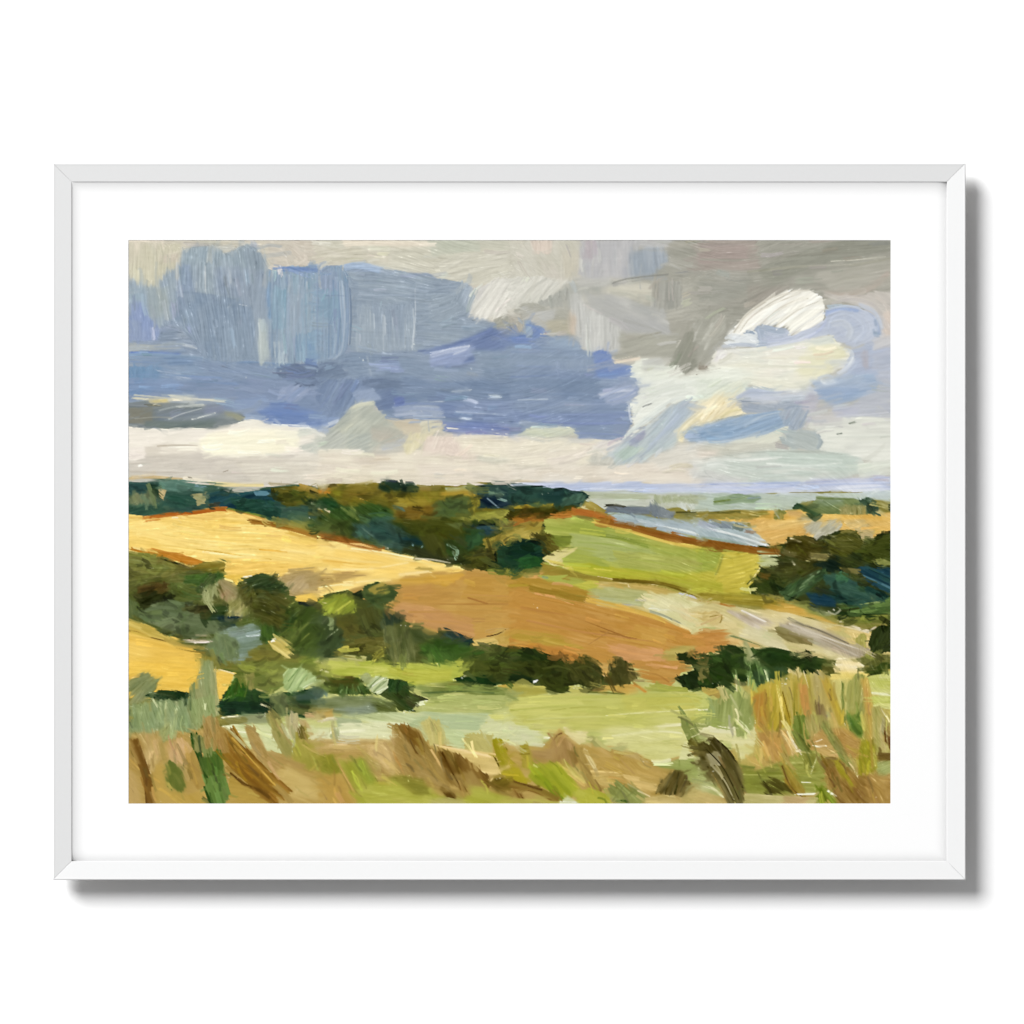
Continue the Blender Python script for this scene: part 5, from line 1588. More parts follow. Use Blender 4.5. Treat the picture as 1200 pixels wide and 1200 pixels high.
A 1060 590 1075 590 1080 660 1060 660|7f8a44|85
B 885 622 940 628 1010 610|18|e8e6c0 d9d6a4|.2
A 1090 480 1125 560 1210 620 1210 590 1060 610|d9d6a0 cfcf94|10
A 1050 850 1160 790 1215 765 1215 900 1080 900|b9a161 c4ae70|-10
A 850 850 925 835 1040 845 1100 900 850 900|c9b172 d4bf84 bda262|10
B 1030 830 1090 880|14|e0cb90 a8843c|.2
B 800 800 880 840|8|dcc894|.2
S 395 155 30 20 8|f0f0e0 e2e0c8
S 560 135 40 20 8|f2f2e8
S 585 85 20 10 4|eef0e8
S 1135 175 20 8 4|eef0e0
S 280 90 150 60 14|6a6c38 1f2814
S 470 90 120 60 12|6c6a3a
S 640 80 90 60 10|8a8050
S 850 622 30 14 5|f4f2dc
S 620 640 300 100 16|d0b278 8a6834
T 3 3
A -10 -10 800 -10 900 20 830 75 700 72 550 62 450 112 330 142 200 142 60 165 -10 165|2b3d19 364a20 223418 42562a|20|jit=40 L=60
A 330 50 560 20 560 65 450 110 340 140|44593a 37502c 546a48|60|jit=20
A -10 -10 50 -10 50 90 -10 100|6a6a3a 8a804a|60|dry=.2
A 1035 32 1120 10 1210 -10 1210 55 1090 85|404f20 4b5a27 364518|6
A 780 -10 875 -10 905 30 825 85 760 55|505526 5d5f2c|8
A 875 -10 1015 -10 1045 50 960 62 830 75|ebdcaa e8cf91 f2e6c0|2|rag=1.5
A 825 72 1000 55 1065 70 1045 105 830 105|dfc871 e6d284 d2ba62|4
A 1045 92 1210 48 1210 290 1060 270|c3c46d b9bd61 d1d08c cac97a|1|jit=5
B 1080 190 1200 200|12|e3e2b4|.3
A 815 105 980 92 965 265 905 335 860 255|cabe70 d1c982 c0b566|84|jit=10
A -10 160 80 190 92 282 80 352 -10 375|c2c271 bac069 cccb80|1|jit=5
B -10 292 70 290|9|ece8c0|.2
A -10 390 340 385 362 440 335 560 260 605 200 505 -10 455|d6d092 ddd8a6 cfca86|4|jit=10
A 60 400 220 400 210 450 80 440|e2dfb8 d9d5a8|4
A 85 205 120 170 215 140 330 200 345 385 290 475 230 465 220 402 30 392|909b55 879151 a1a967 7d8a4a|-84|jit=16 lum=6
A 30 350 100 340 220 395 100 400|94a056 a0a860|10|rag=2
A 20 158 130 178 132 212 70 222|bc9d56 a88a48|10
B 60 200 90 330|20|8a9a5c 98a468|.1
B 210 45 250 150 275 200|22|7f9a59 96ac70|.15
B 292 -10 320 90 345 180|36|5f7f3d 88a262 4a6a30|.1|lum=9
B 360 -10 390 60 425 140|30|6b8b4b 90a969|.15|lum=9
B 410 40 435 130|10|c5d09c|.2
B 300 20 310 160|8|b0c088|.2
B 240 100 270 170 310 220|50|c3bc79 a9ac68|.2|lum=9
B 130 135 150 190 175 240|36|cdbb81 b5a868|.15
B 230 60 236 180|9|d3cf98|.3
B 190 200 260 330|14|b5b880|.35
B 215 350 310 440|10|dcd9a8|.2
A 325 205 380 140 440 128 502 110 572 310 582 402 440 435 358 405|b1942f a98b2d c1a545 b89c3a|-84|lum=9 jit=6
A 325 220 395 190 420 405 372 405|b67f40 ab783a bf8c4c|84
B 440 140 450 400|9|d0b860|.3
B 490 130 540 400|9|dcc878|.3
B 520 180 575 380|8|7f6a20|.3
A 552 70 572 22 632 28 682 110 702 335 590 395 570 280|b69b41 a69036 c5ab59 9c8830|84|lum=9 jit=4
A 628 130 680 140 695 335 640 335|ba8149 c48d55|86
A 558 60 575 22 635 30 665 70 640 95|d8c68d c9b474|75|lum=9
B 590 60 600 380|8|8a7a28|.3
B 655 50 690 160|9|e3d6a8|.2
A 700 75 740 40 770 48 812 92 862 255 915 405 830 405 740 285|b9a15d c3aa5f a99151 cfb874|72|lum=9 jit=5
B 785 90 850 250 905 400|44|c1a141 b59436|.1|lum=9
A 705 70 740 40 790 70 770 200 730 200|c0aa70 ccb682 b09a5c|78|lum=8
A 735 245 790 260 825 305 812 365 752 395|8b6b41 78693d a08258|70|rag=2 lum=9
B 800 300 815 350|16|6f7f78
B 902 112 900 230 908 345|18|6f7b39 808a48|.1
A 935 125 980 72 1042 78 1075 300 1000 335 938 305|a6a159 b6a961 90954f 9c9a58|87|lum=9 jit=3
B 950 110 955 300|16|7f8848|.15
B 1030 90 1055 220 1078 430 1092 690|52|b69042 c4a050 a8883a|.1|lum=9
B 1045 170 1070 330|20|bb8450 c6945c|.15
A 928 345 1000 310 1020 340 1032 420 1022 475 930 445|708b3b 607b31 7f9648|60|jit=20
A 895 330 930 320 925 390 910 390|55703a|70
A 1085 285 1130 268 1205 350 1215 570 1100 565|a8a159 b8ac69 989650|86|lum=8 jit=6
B 1130 280 1200 380|9|d0c690|.2
A 1135 420 1165 380 1190 480 1195 540 1140 550|e0d4a9 b0944f c9b47c|80|lum=11 dry=.1
B 1160 400 1175 520|7|6a4c20|.1
B 1190 450 1195 560|9|6f5020|.2
A 598 335 660 330 705 500 662 545 578 432|708035 7d8a40 62742d|70|jit=14
A 655 340 760 320 855 485 722 525 690 455|a69b59 a09051 b5a968|72|lum=7
A 350 435 440 435 582 420 622 562 485 622 420 605 368 502|c3965b b98b4f cea56b|70|jit=8 lum=6
A 370 440 440 430 445 520 400 520|b98c52 a87c44|70
B 505 425 560 500 612 570|20|e4d09b cfb070|.2|lum=9
B 545 430 615 545|9|f0e2b8|.2
B 590 560 660 545|16|e9ddb0|.1
A 295 605 340 570 390 570 485 632 425 685 360 672|c3a15d b8964f cfae70|40|jit=20
A 655 500 800 410 935 420 1012 482 1005 605 900 570 740 560|b68b56 b0834d c09862|20|jit=25
A 720 515 860 520 880 590 740 580|d0b074 c4a060|4
B 705 525 800 520|9|eee2bc|.2
B 720 500 770 480|8|e3d0a4
A 570 425 640 440 700 520 690 560 640 545 600 470|818a45 707a3a|55
A 660 500 700 520 680 560|5f6428|60
B 775 370 830 470 890 570 955 660|50|8b8b49 7d8545 9a9654|.1|lum=7
A 245 630 350 680 490 620 645 570 720 560 770 600 805 810 560 835 270 805|8b8f3f 808539 9ea052 95964a|1|jit=6 lum=8
B 520 630 760 620|9|b5b468|.35
B 560 690 760 700|10|a9aa60|.35
B 260 700 400 705|9|b3b464|.3
B 270 650 350 660|14|767d38|.1
A 640 570 740 580 720 690 650 680|7d7c34 8a8a40|70
B 740 590 700 700|9|b9b878|.2
A 755 605 900 600 1000 700 1085 700 1085 900 860 900 820 745|97713b 8b6631 a17d41 7d5a2a|62|jit=10
A 770 600 860 600 860 650 800 660|7f6430 8d7038|8
A 840 600 880 600 975 780 930 780|9d8b29 a89632|62
B 935 625 960 650 1000 720|10|d9c58c|.1
A 1008 482 1085 475 1112 662 1080 690 990 710|908b25 9b952f 858020|84|lum=6
B 1090 560 1105 660|12|c5b460|.2
A 1055 702 1130 680 1215 690 1215 900 1060 900|b18951 a67d45 bd965c|70|jit=30
A 1115 625 1215 612 1215 695 1130 695|abb171 98a060|2
A 1100 560 1215 560 1215 615 1120 620|7a6430 6a5428|4
A 515 640 560 648 620 730 662 800 655 848 560 795|a68b3d 95762d b59a4c|60|lum=7
B 515 645 570 780 650 845|8|6b4f21
B 560 650 640 760|12|8a9040|.1
A 385 722 460 740 540 792 562 822 430 835|504b1d 605b25|30|dry=.25 rag=2
B 395 740 440 800 450 835|14|45401a|.2
B 470 770 540 800|14|55501f|.25
B 360 680 400 760|9|6a6a30|.3
A 732 762 790 780 865 855 855 900 735 900|808f2b 707f25 909a3c|60|lum=7
B 800 800 860 840|14|e0e0b4 f0eed0|.2
A 280 822 640 832 740 842 735 900 150 900 270 850|c3b579 ccc189 b9a96c|1
B 290 826 460 822|12|e8e5c4|.3
B 600 826 735 824|12|e6e4c6|.3
B 640 748 700 750|9|e8e6c8|.2
A 540 835 680 840 660 900 520 900|c9a878 bfa070|10
A -10 620 70 715 155 845 100 830 -10 785|94a153 a4a969 c9cf9a|20|jit=25
A -10 792 150 850 185 900 -10 900|c1a566 cbb074 b3954f|12
B -10 780 80 790 150 850|14|d9d6a4|.2
A -10 500 80 462 150 520 245 620 265 700 295 800 272 900 170 900 150 830 60 702 -10 612|5b5327 4b441d 766d41 665d30|60|lum=12 jit=8 thick=1.6
A 30 575 120 558 135 640 70 650|958e67 a8a07c 7f774e|50|lum=10
B 20 520 150 660 250 860|9|3a3414|.15
B 60 500 200 640 280 800|10|3f3818|.15
B 60 620 160 740 220 860|8|a09870|.3
B 100 480 170 540 230 620|12|3a3313|.1
B -10 460 30 490|20|98a060|.1
S 80 680 14 14 3|f4f4ea
S 160 600 140 160 16|a8a078 332d10
S 920 385 30 30 7|f2efe0
S 830 830 40 20 7|f4f2e0
S 700 320 120 60 12|e3d3a0 8a7a48
S 330 375 30 20 6|eee6c4
S 100 125 60 10 8|eef0e2 dcdcc8
S 530 110 30 20 6|eef0e0
S 1150 540 50 20 8|ecdfb8
S 1090 850 40 40 7|e3cba0
S 920 465 40 20 6|ead6b0
S 480 120 200 60 10|d9cc90
S 20 405 40 8 5|f0eedc
"""
TOP = """
T 3 0
B 205 598 290 480 400 395 480 345|20|efece0 e2ddce|.25
B 230 600 330 470 450 385 560 318|22|f7f5ec ece8da|.2
B 260 600 360 490 480 400 640 312|22|f9f7ef eeebdf|.2
B 330 560 450 440 580 370 720 330|22|f8f6ee ebe7da|.2
B 400 545 520 450 640 390 770 375|24|f7f6ee e9e6da|.2
B 470 560 590 470 700 420 785 420|24|f8f7f0 ece9de|.2
B 560 600 650 530 730 480 782 460|22|f4f3ea e3e2da|.2
B 580 612 690 550 780 490|14|eceae4 d6d8dc|.25
B 215 585 300 470 420 385|5|b5ae9f
B 245 590 330 485 450 395 560 335|4|c2bbac|.1
B 380 530 500 430 680 345|4|cbc4b5|.15
B 570 590 680 510 780 440|4|bfc0c2|.15
B 470 360 600 318 690 312|4|d0cabb|.2
B 345 545 400 535 470 552 545 560|12|9fabbb b2bccb|.15
B 360 560 380 620 378 665|16|a3aebd b8c1ce|.2
B 400 580 500 600 560 590|20|bac2d0 c9cfd8|.3
B 420 640 560 620 700 560 790 500|18|b3bccf c6ccda|.2
B 440 660 600 640 740 580|10|c9cede dadde4|.3
B 270 580 330 572 350 590|18|8d9aaa b5bec8|.2
B 160 620 210 595 250 605|16|f0f1ee d9dddd|.2
B 230 640 300 610 360 600|18|eef0ed d3d8da|.2
B 180 660 260 650 350 655|12|c9cfd6 a9b3bf|.2
B 800 560 830 480 920 440 1020 470 1060 560 1020 640|26|c3cad6 adb7cc|.35|lum=9
B 790 470 850 435 950 428 1050 455 1110 520 1130 590|20|98a8cc b9c3d6|.3|lum=9
B 800 440 900 415 1020 420 1110 465 1145 540|14|cdd1d8 b6bfcd|.35|lum=9
B 830 400 950 370 1080 400 1150 470|24|d3d0cb bdb8b3|.5|lum=9
B 860 370 1000 350 1120 380|20|cbc6c0 b5aea7|.5|lum=9
B 1092 560 1100 600 1130 605|14|8496ab a5b2c2|.1
B 1100 500 1110 540|14|b0bac8 8f9db0|.2
B 900 690 950 700 962 740 930 790|22|e3e2da c9d0d4|.2
B 860 840 930 800 975 740|18|c3ccd9 dde0e2|.3
B 880 870 960 820 1000 770|14|a9b6ca c6cfdb|.3
B 740 870 800 850 850 855|18|d9dde0 b6c3d2|.3
B 110 720 160 700 300 690 360 684|18|ecebe2 dcdcd4|.3
B 120 760 320 740 600 735 840 745|16|e9e6d4 d6d2bd|.4
B 60 810 300 790 600 800 800 800|18|e6e4d2 d3d3c2|.4
B 360 700 560 660 740 630 840 612|18|dfe0d6 c9cfc6|.35
B 840 620 880 680 930 695|12|e8e6d0 cfcfb2|.2
B 20 640 70 560 130 490|18|c9c8bc 9d9c90|.35|lum=9
B 40 720 100 620 150 560|18|bdbcb0 97968a|.35|lum=9
B 0 120 300 126 700 90 1000 70|14|b5b3a8 8b8a7e|.5|lum=9
B 300 200 600 170 900 160 1200 120|14|b8b5a8 92917f|.5|lum=9
B 0 250 260 260 560 250|12|b3b2a7 8d8c80|.5|lum=9
B 500 290 760 260 1050 260|12|b9b6aa 97958a|.5|lum=9
B 0 40 300 30 650 20|10|b3a9a2 8f857f|.5|lum=9
T 2 1
B 712 360 770 300 860 220 1000 130 1090 95|16|eceee6 d3d8d0|.25|lum=9
B 735 345 820 270 950 180 1070 105|14|dfe3dc c3ccc6|.3|lum=9
B 760 270 800 200 900 110 1050 60 1180 70|22|e9ebe2 d6d9cf|.3|lum=8
B 770 220 840 120 960 60 1100 30|24|e6e8df d0d4c8|.3|lum=8
B 800 100 900 40 1040 10|24|e3e5da ccd0c4|.3|lum=8
B 990 100 1100 70 1190 110|18|e0e2d8 c9cec3|.3|lum=8
B 830 166 850 155 888 143|7|7d807d 8f918e
B 820 180 900 140|5|a9aca6|.2
B 640 480 760 410 900 330 1040 230|16|bfcac6 a5b1bb|.4|lum=8
B 700 520 830 450 980 340 1080 220|16|c6ccca a9b5c0|.4|lum=8
B 900 300 1000 200 1100 125|14|a9b6c4 c3cacc|.4|lum=8
B 600 440 700 390 790 340|14|c9cccb adb3ba|.4|lum=8
B 1066 372 1085 330 1140 270 1215 205|16|ede3c0 d6ca9f|.2|lum=8
B 1050 360 1070 310 1120 250|8|f0e9cf d9cfae|.2
B 1085 360 1120 310 1200 260|10|e6dab0 cfc096|.2
B 0 30 300 25 560 35|12|8d9cb2 6b7c98|.5|lum=9
B 0 90 280 88 540 96|14|a3b0c0 7386a2|.55|lum=9
B 60 150 400 152 700 150|12|a9b5c6 7f8eb0|.55|lum=9
B 0 210 300 214 720 224|14|a0adc6 7484ac|.5|lum=9
B 200 262 500 270 740 262|12|a9b6c8 7886ac|.5|lum=9
B 40 120 240 118|8|b6c1cd|.5
B 400 325 560 335 700 345|14|9aa7c0 7b8aae|.45|lum=9
B 560 110 660 60 760 25|16|bcc4d2 93a0bc|.4|lum=9
B 620 130 720 100 800 50|14|b4bccd 8c9ab8|.4|lum=9
B 745 150 750 220 764 262|7|c9cfd6|.3
B 0 655 500 650 1200 655|7|a3b0d3 cfd4e2|.35
B 200 668 700 668 1200 672|6|dde1ea b3bdd4|.35
B 500 700 900 706 1200 704|7|9fb0b0 c3ccc6|.35
T 3 1
B 20 262 120 180 200 120|12|f0e7c8 d9caa0|.25|lum=8
B 60 258 160 190 235 140|12|efe4c0 d3c394|.25|lum=8
B 120 240 200 190 270 180|12|ebdfb8 cfbf92|.25|lum=8
B 0 300 140 262 320 225 520 190|14|a9bacb 8199b5|.4|lum=8
B 20 340 180 310 360 250 500 210|14|b3c1cd 88a0ba|.4|lum=8
B 0 372 160 365 300 320 440 260|12|aab9c6 8fa6bd|.4|lum=8
B 520 180 600 160 690 165|12|a9b3bf 8d99ab|.4|lum=8
B 560 300 590 240 620 170|12|b3bcc6 929eae|.4|lum=8
B 620 300 660 230 690 170|12|b0b9c4 8f9bac|.4|lum=8
B 520 350 600 320 700 320 760 370 740 420|14|c3c9c6 98a3a6|.4|lum=8
B 540 400 640 360 720 380|12|bfc6c1 9fa9aa|.4|lum=8
B 230 110 330 60 460 80 640 66|10|d3d6da aab4c6|.3|lum=8
B 260 128 460 134 640 134|5|7f8a99|.1
B 720 60 900 50 1080 40|14|b3bfd0 889dbc|.45|lum=8
B 740 110 880 100 1040 80|12|aebccd 8aa0bd|.45|lum=8
B 830 190 1000 170 1190 150|12|c6c8d0 a5aab8|.45|lum=8
B 860 225 1000 215 1190 200|10|bcbfc9 d6d7da|.45|lum=8
B 780 280 950 262 1190 262|12|e6e6dc c6c8c0|.45|lum=8
B 800 360 1000 350 1200 340|14|e3e4d9 ccd0c4|.45|lum=8
B 820 430 1000 440 1190 430|12|e6e7dc cfd3c8|.45|lum=8
B 935 268 960 262 985 255|6|878d80
B 960 275 990 262|5|8b9185
B 860 336 900 328|5|8b9186
B 20 495 180 470 450 446 760 447 900 462|6|a9b0a6 c9cec4|.2
B 30 560 60 600 180 630 400 634|6|b5b8b2|.3
B 40 520 130 515 190 550|12|e0e4dc c6ccc4|.3|lum=8
B 200 500 500 480 900 500|10|dbe0d7 b9c5bb|.45|lum=8
B 300 560 600 540 1000 545|10|d9ded6 b9c5bb|.45|lum=8
B 400 600 700 580 1000 590|10|d6dbd3 bcc8c0|.45|lum=8
B 0 648 300 646 650 640 1000 622 1200 608|6|8f9dc8 b3bdd8|.15
B 0 670 400 672 800 655 1200 636|6|dfe3ee a9b4d2|.3
B 0 692 400 698 800 684 1200 668|6|e0e4ec b3bdd4|.3
B 80 770 180 755 300 730|8|6f8050 8fa07a|.2
B 740 738 850 742 960 745|7|57683f 7a8a5c|.15
B 590 800 612 775 650 795|12|2a4030 3d5838
B 1010 760 1060 738 1110 765|12|2f4534 4c644c
T 1 1
B 40 120 90 40|12|8d9bb4 6c7c98|.4|lum=9
B 90 150 150 50|12|93a1b8 6f7f9c|.4|lum=9
B 140 160 200 60|12|95a3ba 7282a0|.4|lum=9
B 0 170 60 90|12|8a99b4 6a7a98|.4|lum=9
B 520 40 800 30 1150 36|12|94a2b4 6b7b98|.55|lum=9
B 540 80 760 76 1100 84|12|9aa8ba 7082a0|.55|lum=9
B 560 160 760 150 1180 150|12|a3afc0 7484a4|.55|lum=9
B 620 210 800 200 1190 220|14|a6b2c4 7284ac|.5|lum=9
B 480 190 620 175 780 190|16|c3c9d0 8c9ab6|.55|lum=10
B 470 220 600 210 770 215|16|c6cbd2 8e9bb6|.55|lum=10
B 800 285 1000 290 1200 305|12|8d98bc 6a7ba8|.45|lum=9
B 740 318 900 325 1200 338|10|ecebe2 b6bed2|.5|lum=9
B 210 170 290 148 352 136|14|d6d6c2 c3c6b2|.25
B 60 320 180 230 300 170|18|c9cbbc a6aaa0|.45|lum=9
B 60 390 220 310 360 220|18|c6c8ba a3a89e|.45|lum=9
B 160 425 300 350 420 260|18|c3c5b7 a0a59b|.45|lum=9
B 280 430 400 380 520 330|16|c0c1b4 9fa49a|.45|lum=9
B 540 400 580 320|10|e6ddbc c9c2a4|.3|lum=9
B 600 410 630 330|10|e3dabc c6c0a4|.3|lum=9
B 650 440 680 360|10|e0d4c6 c6bbaa|.4|lum=9
B 380 420 450 380 520 352|10|a3acc0 c9ccce|.3
B 0 470 400 474 900 480|8|e9e2d0 c3baa6|.4
B 0 520 500 515 1190 530|8|e6decc c6bca9|.4
B 0 590 500 595 1190 600|8|ebe4d2 c9bfa8|.4
B 0 640 300 645 900 648|8|e6dfce c3b9a3|.4
B 950 370 1180 380|10|ece6d2 d3cab4|.4
T 0 1
B 0 18 300 10 700 20|12|94a4bd 6f86a8|.55|lum=9
B 100 60 500 70 800 80|12|97a5bb 7489a9|.55|lum=9
B 880 60 960 90 1060 60|16|a0adc3 8090ad|.4|lum=9
B 30 96 200 112 330 118|14|e0dbc4 b6b59e|.5|lum=10
B 250 92 430 108 620 130|12|eae5d2 c6c6b2|.5|lum=10
B 150 134 200 126 250 122|14|dccc98 c3b27d|.3
B 150 148 210 158|9|f3eede
B 90 150 160 148|5|3f3f30
B 250 245 330 210 460 175|7|bfc4c2|.4
B 330 250 450 215 580 180|7|c3c8c6|.4
B 180 190 300 165 460 160|8|a6acaa|.45
B 20 240 160 230 280 240|8|9a9b92|.45
B 620 215 680 222 720 240|12|86897a a9aa8e|.3
B 0 330 250 325 600 318|10|f3ede2 dbd3c6|.4
B 480 350 700 340 1000 345|14|f6f2de e6dfc6|.4|lum=8
B 470 420 700 410 1000 410|14|f3efd9 e3dcc2|.4|lum=8
B 180 412 300 405 440 408|5|b5aa98|.1
B 0 520 400 510 1190 500|8|dcd5c8 bdb5a8|.45
B 0 570 400 580 1190 590|8|dbd4c8 bcb4a6|.45
T 0 0
B 900 200 902 500 905 740|6|b3bcc4 74889c|.3|lum=10
B 930 195 935 500 932 740|6|aab5bf 6f849a|.3|lum=10
B 960 190 965 500 960 740|6|b5bec5 75899e|.3|lum=10
B 1000 200 1005 480 1000 740|6|aeb8c1 7286a0|.3|lum=10
B 1035 190 1040 500 1042 740|6|bac2c8 7b8ea4|.3|lum=10
B 1075 200 1080 520 1076 730|6|b0bac2 7488a0|.3|lum=10
B 1110 195 1115 500 1120 730|6|b5bec6 768aa0|.3|lum=10
B 1150 200 1155 480 1160 720|6|adb7c0 6f84a0|.3|lum=10
B 1185 200 1186 480 1190 720|6|b3bcc4 7488a2|.3|lum=10
B 415 60 418 200 425 330|6|b3bdc2 8796a2|.4|lum=10
B 485 160 488 330|6|c6ccce|.3
B 530 60 535 200 540 300|6|aab6bd 8593a0|.4|lum=10
B 590 120 600 240 640 340|6|a6b1b9|.4
B 640 170 650 300|6|bac2c8|.3
B 700 90 720 200 745 360|6|a3aeb8|.4
B 330 400 380 500 440 660|8|9aa7b2 7c8b9d|.4|lum=9
B 460 420 500 560 520 740|8|9aa7b2 7c8b9d|.4|lum=9
B 560 420 590 560 610 740|8|9ca9b3 7e8d9f|.4|lum=9
B 650 440 680 600 700 740|8|9aa7b2 7c8b9d|.4|lum=9
B 740 430 760 600 770 740|8|9ca8b2 7e8d9e|.4|lum=9
B 820 520 830 600 828 740|9|c9cfca a6b0b3|.4|lum=10
B 945 790 1010 800 1080 830|16|5d6a80 7785a0|.3|lum=9
B 1040 790 1120 780 1200 800|14|5a6880 7583a0|.3|lum=9
B 1010 850 1100 860 1190 840|12|616f8c 7e8ca8|.4|lum=9
B 0 760 200 770 420 800|12|93a3bb 6f87a8|.5|lum=9
B 0 850 300 850 600 870|12|93a4bd 6c86aa|.5|lum=9
B 500 820 800 830 900 850|12|98a6ba 7486a2|.5|lum=9
B 900 182 1000 178 1195 188|18|6a82b0 7f94b8|.3|lum=8
T 1 0
B 20 250 24 480 30 720|6|b0bac4 75899f|.3|lum=10
B 55 240 60 480 58 740|6|b5bec6 7589a0|.3|lum=10
B 90 250 96 480 80 730|6|aab5c0 6f859f|.3|lum=10
B 120 260 128 480 110 720|6|b5bec8 7488a2|.3|lum=10
B 150 270 160 500 140 700 80 752|8|c3cad0 8294a8|.3|lum=10
B 178 270 184 500 170 690 110 745|8|b6bec6 7d8ea4|.3|lum=10
B 194 300 198 500 190 660|6|66788f
B 260 460 262 690|6|b3bcc2|.4
B 320 440 322 690|6|b6bfc4|.4
B 400 470 402 690|6|bac2c7|.4
B 460 480 466 700|6|b3bcc2|.4
B 540 480 540 690|6|aeb8bf|.4
B 590 430 600 560 585 690|7|bcc4c9|.3
B 220 280 460 270 690 290|8|a6b1bb 8391a1|.5|lum=9
B 240 340 460 345 760 340|8|a6b1bb 8391a1|.5|lum=9
B 700 330 820 300 930 320|8|a9b4bf 8592a3|.5|lum=9
B 650 430 800 430 940 440|8|a6b1bb 8391a1|.5|lum=9
B 680 520 850 520 1010 530|8|a3afb9 8391a0|.5|lum=9
B 970 480 1010 380 1080 280|14|dcdad0 c3c1b8|.35|lum=9
B 1010 495 1060 380 1140 260|14|e2e0d6 c6c4ba|.35|lum=9
B 1060 505 1120 390 1200 270|14|dedcd2 c3c1b8|.35|lum=9
B 1110 480 1150 410 1205 350|14|d9d7cd bfbdb4|.35|lum=9
B 640 715 800 680 1000 600 1090 560|14|66769e 7e8cae|.35|lum=9
B 700 735 800 705 940 680|18|c3cad8 8f9cba|.5|lum=10
B 720 770 850 730 930 700|14|b3bcd0 8a98b8|.5|lum=10
B 1090 590 1140 600 1200 630|14|6878a0 7d8bae|.35|lum=9
B 200 800 400 790 600 800|10|a3afbb 7f8ea2|.5|lum=9
B 720 160 860 110 1000 90|12|d9d6c8 bcb9aa|.45|lum=9
B 740 230 900 180 1150 150|12|d6d3c5 b9b6a8|.45|lum=9
B 200 80 460 70 660 90|8|d6d3c4 b6b3a2|.5|lum=9
B 300 20 500 24 670 20|8|e8dfd0 d0c6b4|.4
T 2 0
B 420 390 430 500 440 600|8|d3d3cc a6a6a0|.35|lum=10
B 470 390 480 520 490 640|8|d6d6d0 a8a8a2|.35|lum=10
B 530 440 535 560 540 690|8|d0d0ca a5a5a0|.35|lum=10
B 590 470 595 580 600 690|8|cdcdc7 a5a5a0|.35|lum=10
B 640 540 645 620 640 690|8|c9c9c3 a3a39d|.35|lum=10
B 900 290 920 350 925 420|7|bcbbb2 8b8a80|.35|lum=10
B 950 275 975 350 980 440|7|b9b8b0 8b8a80|.35|lum=10
B 1010 270 1040 340 1040 430|7|bcbbb2 8b8a80|.35|lum=10
B 0 400 60 310 160 240|14|dedcd2 c0bfb5|.35|lum=9
B 50 400 120 310 230 240|14|d9d7cd bcbbb1|.35|lum=9
B 120 390 200 320 300 260|12|d0cfc6 b3b2a8|.35|lum=9
B 250 380 260 330|7|8f8f88|.3
B 300 380 312 310|7|92928b|.3
B 350 380 358 300|7|95958e|.3
B 500 370 640 420 800 460 960 500|12|c6c5bf a3a39e|.45|lum=9
B 700 500 820 530 980 590|12|c0c0ba 9f9f9a|.45|lum=9
B 1030 820 1080 720 1150 600|14|a9a89b 84847a|.4|lum=9
B 1090 840 1130 740 1160 640|14|a3a296 7f7f74|.4|lum=9
B 1150 640 1180 560 1205 510|12|cfcec4 a9a89d|.35|lum=9
B 640 270 760 240 1000 215|8|85857f|.2
B 780 90 785 150 780 215|7|b3bac0 8a949e|.35|lum=10
B 840 70 845 140 840 210|7|b6bcc2 8a949e|.35|lum=10
B 900 70 905 130 900 205|7|b3bac0 8a949e|.35|lum=10
B 940 160 990 150 1080 190|8|c9c8c0 8d8c84|.35|lum=9
B 0 30 200 80 300 30|8|d6d3c6 b5b2a4|.5|lum=9
B 0 700 200 705 500 700|10|9aa8ba 7486a4|.5|lum=9
B 0 800 300 795 700 800|10|98a6ba 7083a8|.5|lum=9
B 0 860 300 850 740 860|10|94a2bc 6c80a8|.5|lum=9
B 560 830 640 815 740 820|9|a9b6cc 7488b4|.4
B 520 720 560 700 610 712|16|6c82b6 8698c0|.2
B 560 770 580 730 620 720|10|97a7c8 7489b8|.3
B 100 530 150 545 205 590|12|6d84b4 8ea0c0|.2
B 0 620 60 600 100 590|16|6077a8 7a8db4|.2
B 210 570 225 590 222 605|8|9c7f8a
B 790 800 900 790 1040 808|14|e8eadf ccd0c2|.3|lum=8
B 800 860 950 850 1190 865|14|e9ebe1 cfd4c8|.3|lum=8
T 1 2
B 0 92 120 120 260 158 390 182|12|7d4417 a3632a|.1
B 520 195 600 190 720 225 860 262|12|262e1c 3c4022|.1
B 600 235 700 240 830 262|5|f0e6c8|.35
B 0 150 300 200 600 250|7|f8e9b4 dcb359|.45
B 0 210 250 250 560 260|7|f6e5aa dab158|.45
B 20 260 280 290 560 290|7|f8e8b2 d9ae55|.45
B 0 330 120 334 300 345|6|a07c48 c9a96a|.2
B 520 470 760 460 1190 470|7|d6a868 a8743a|.5
B 520 520 760 520 1190 520|7|d3a263 a8743a|.5
B 560 570 800 570 1180 570|7|d3a263 ab773c|.5
B 620 620 860 640 1150 630|7|d6a66a ab743f|.5
B 760 680 900 690 1000 710|7|dcae74 b07a44|.4
B 290 420 350 395 400 400|9|b39a4c 7c6f30|.3
B 300 500 380 480 470 470|9|6a7a48 3a4a28|.3
B 300 540 360 520 440 500|9|617040 34442a|.3
B 10 560 110 480|7|c0c45c 808a30|.4
B 60 580 170 490|7|bcc056 7d872e|.4
B 120 580 210 510|7|b3b84c 757f2a|.4
B 420 660 430 580|7|52634a 25331f|.3
B 460 660 470 580|7|566850 26341f|.3
B 500 650 508 590|7|5d6e54 2b3926|.3
B 450 870 470 700|7|868a58 4c5630|.4
B 500 880 520 700|7|8c8f5e 525b34|.4
B 550 870 565 710|7|858858 4f5832|.4
B 760 740 800 700 850 700|8|5a6e66 1a2a2c|.3
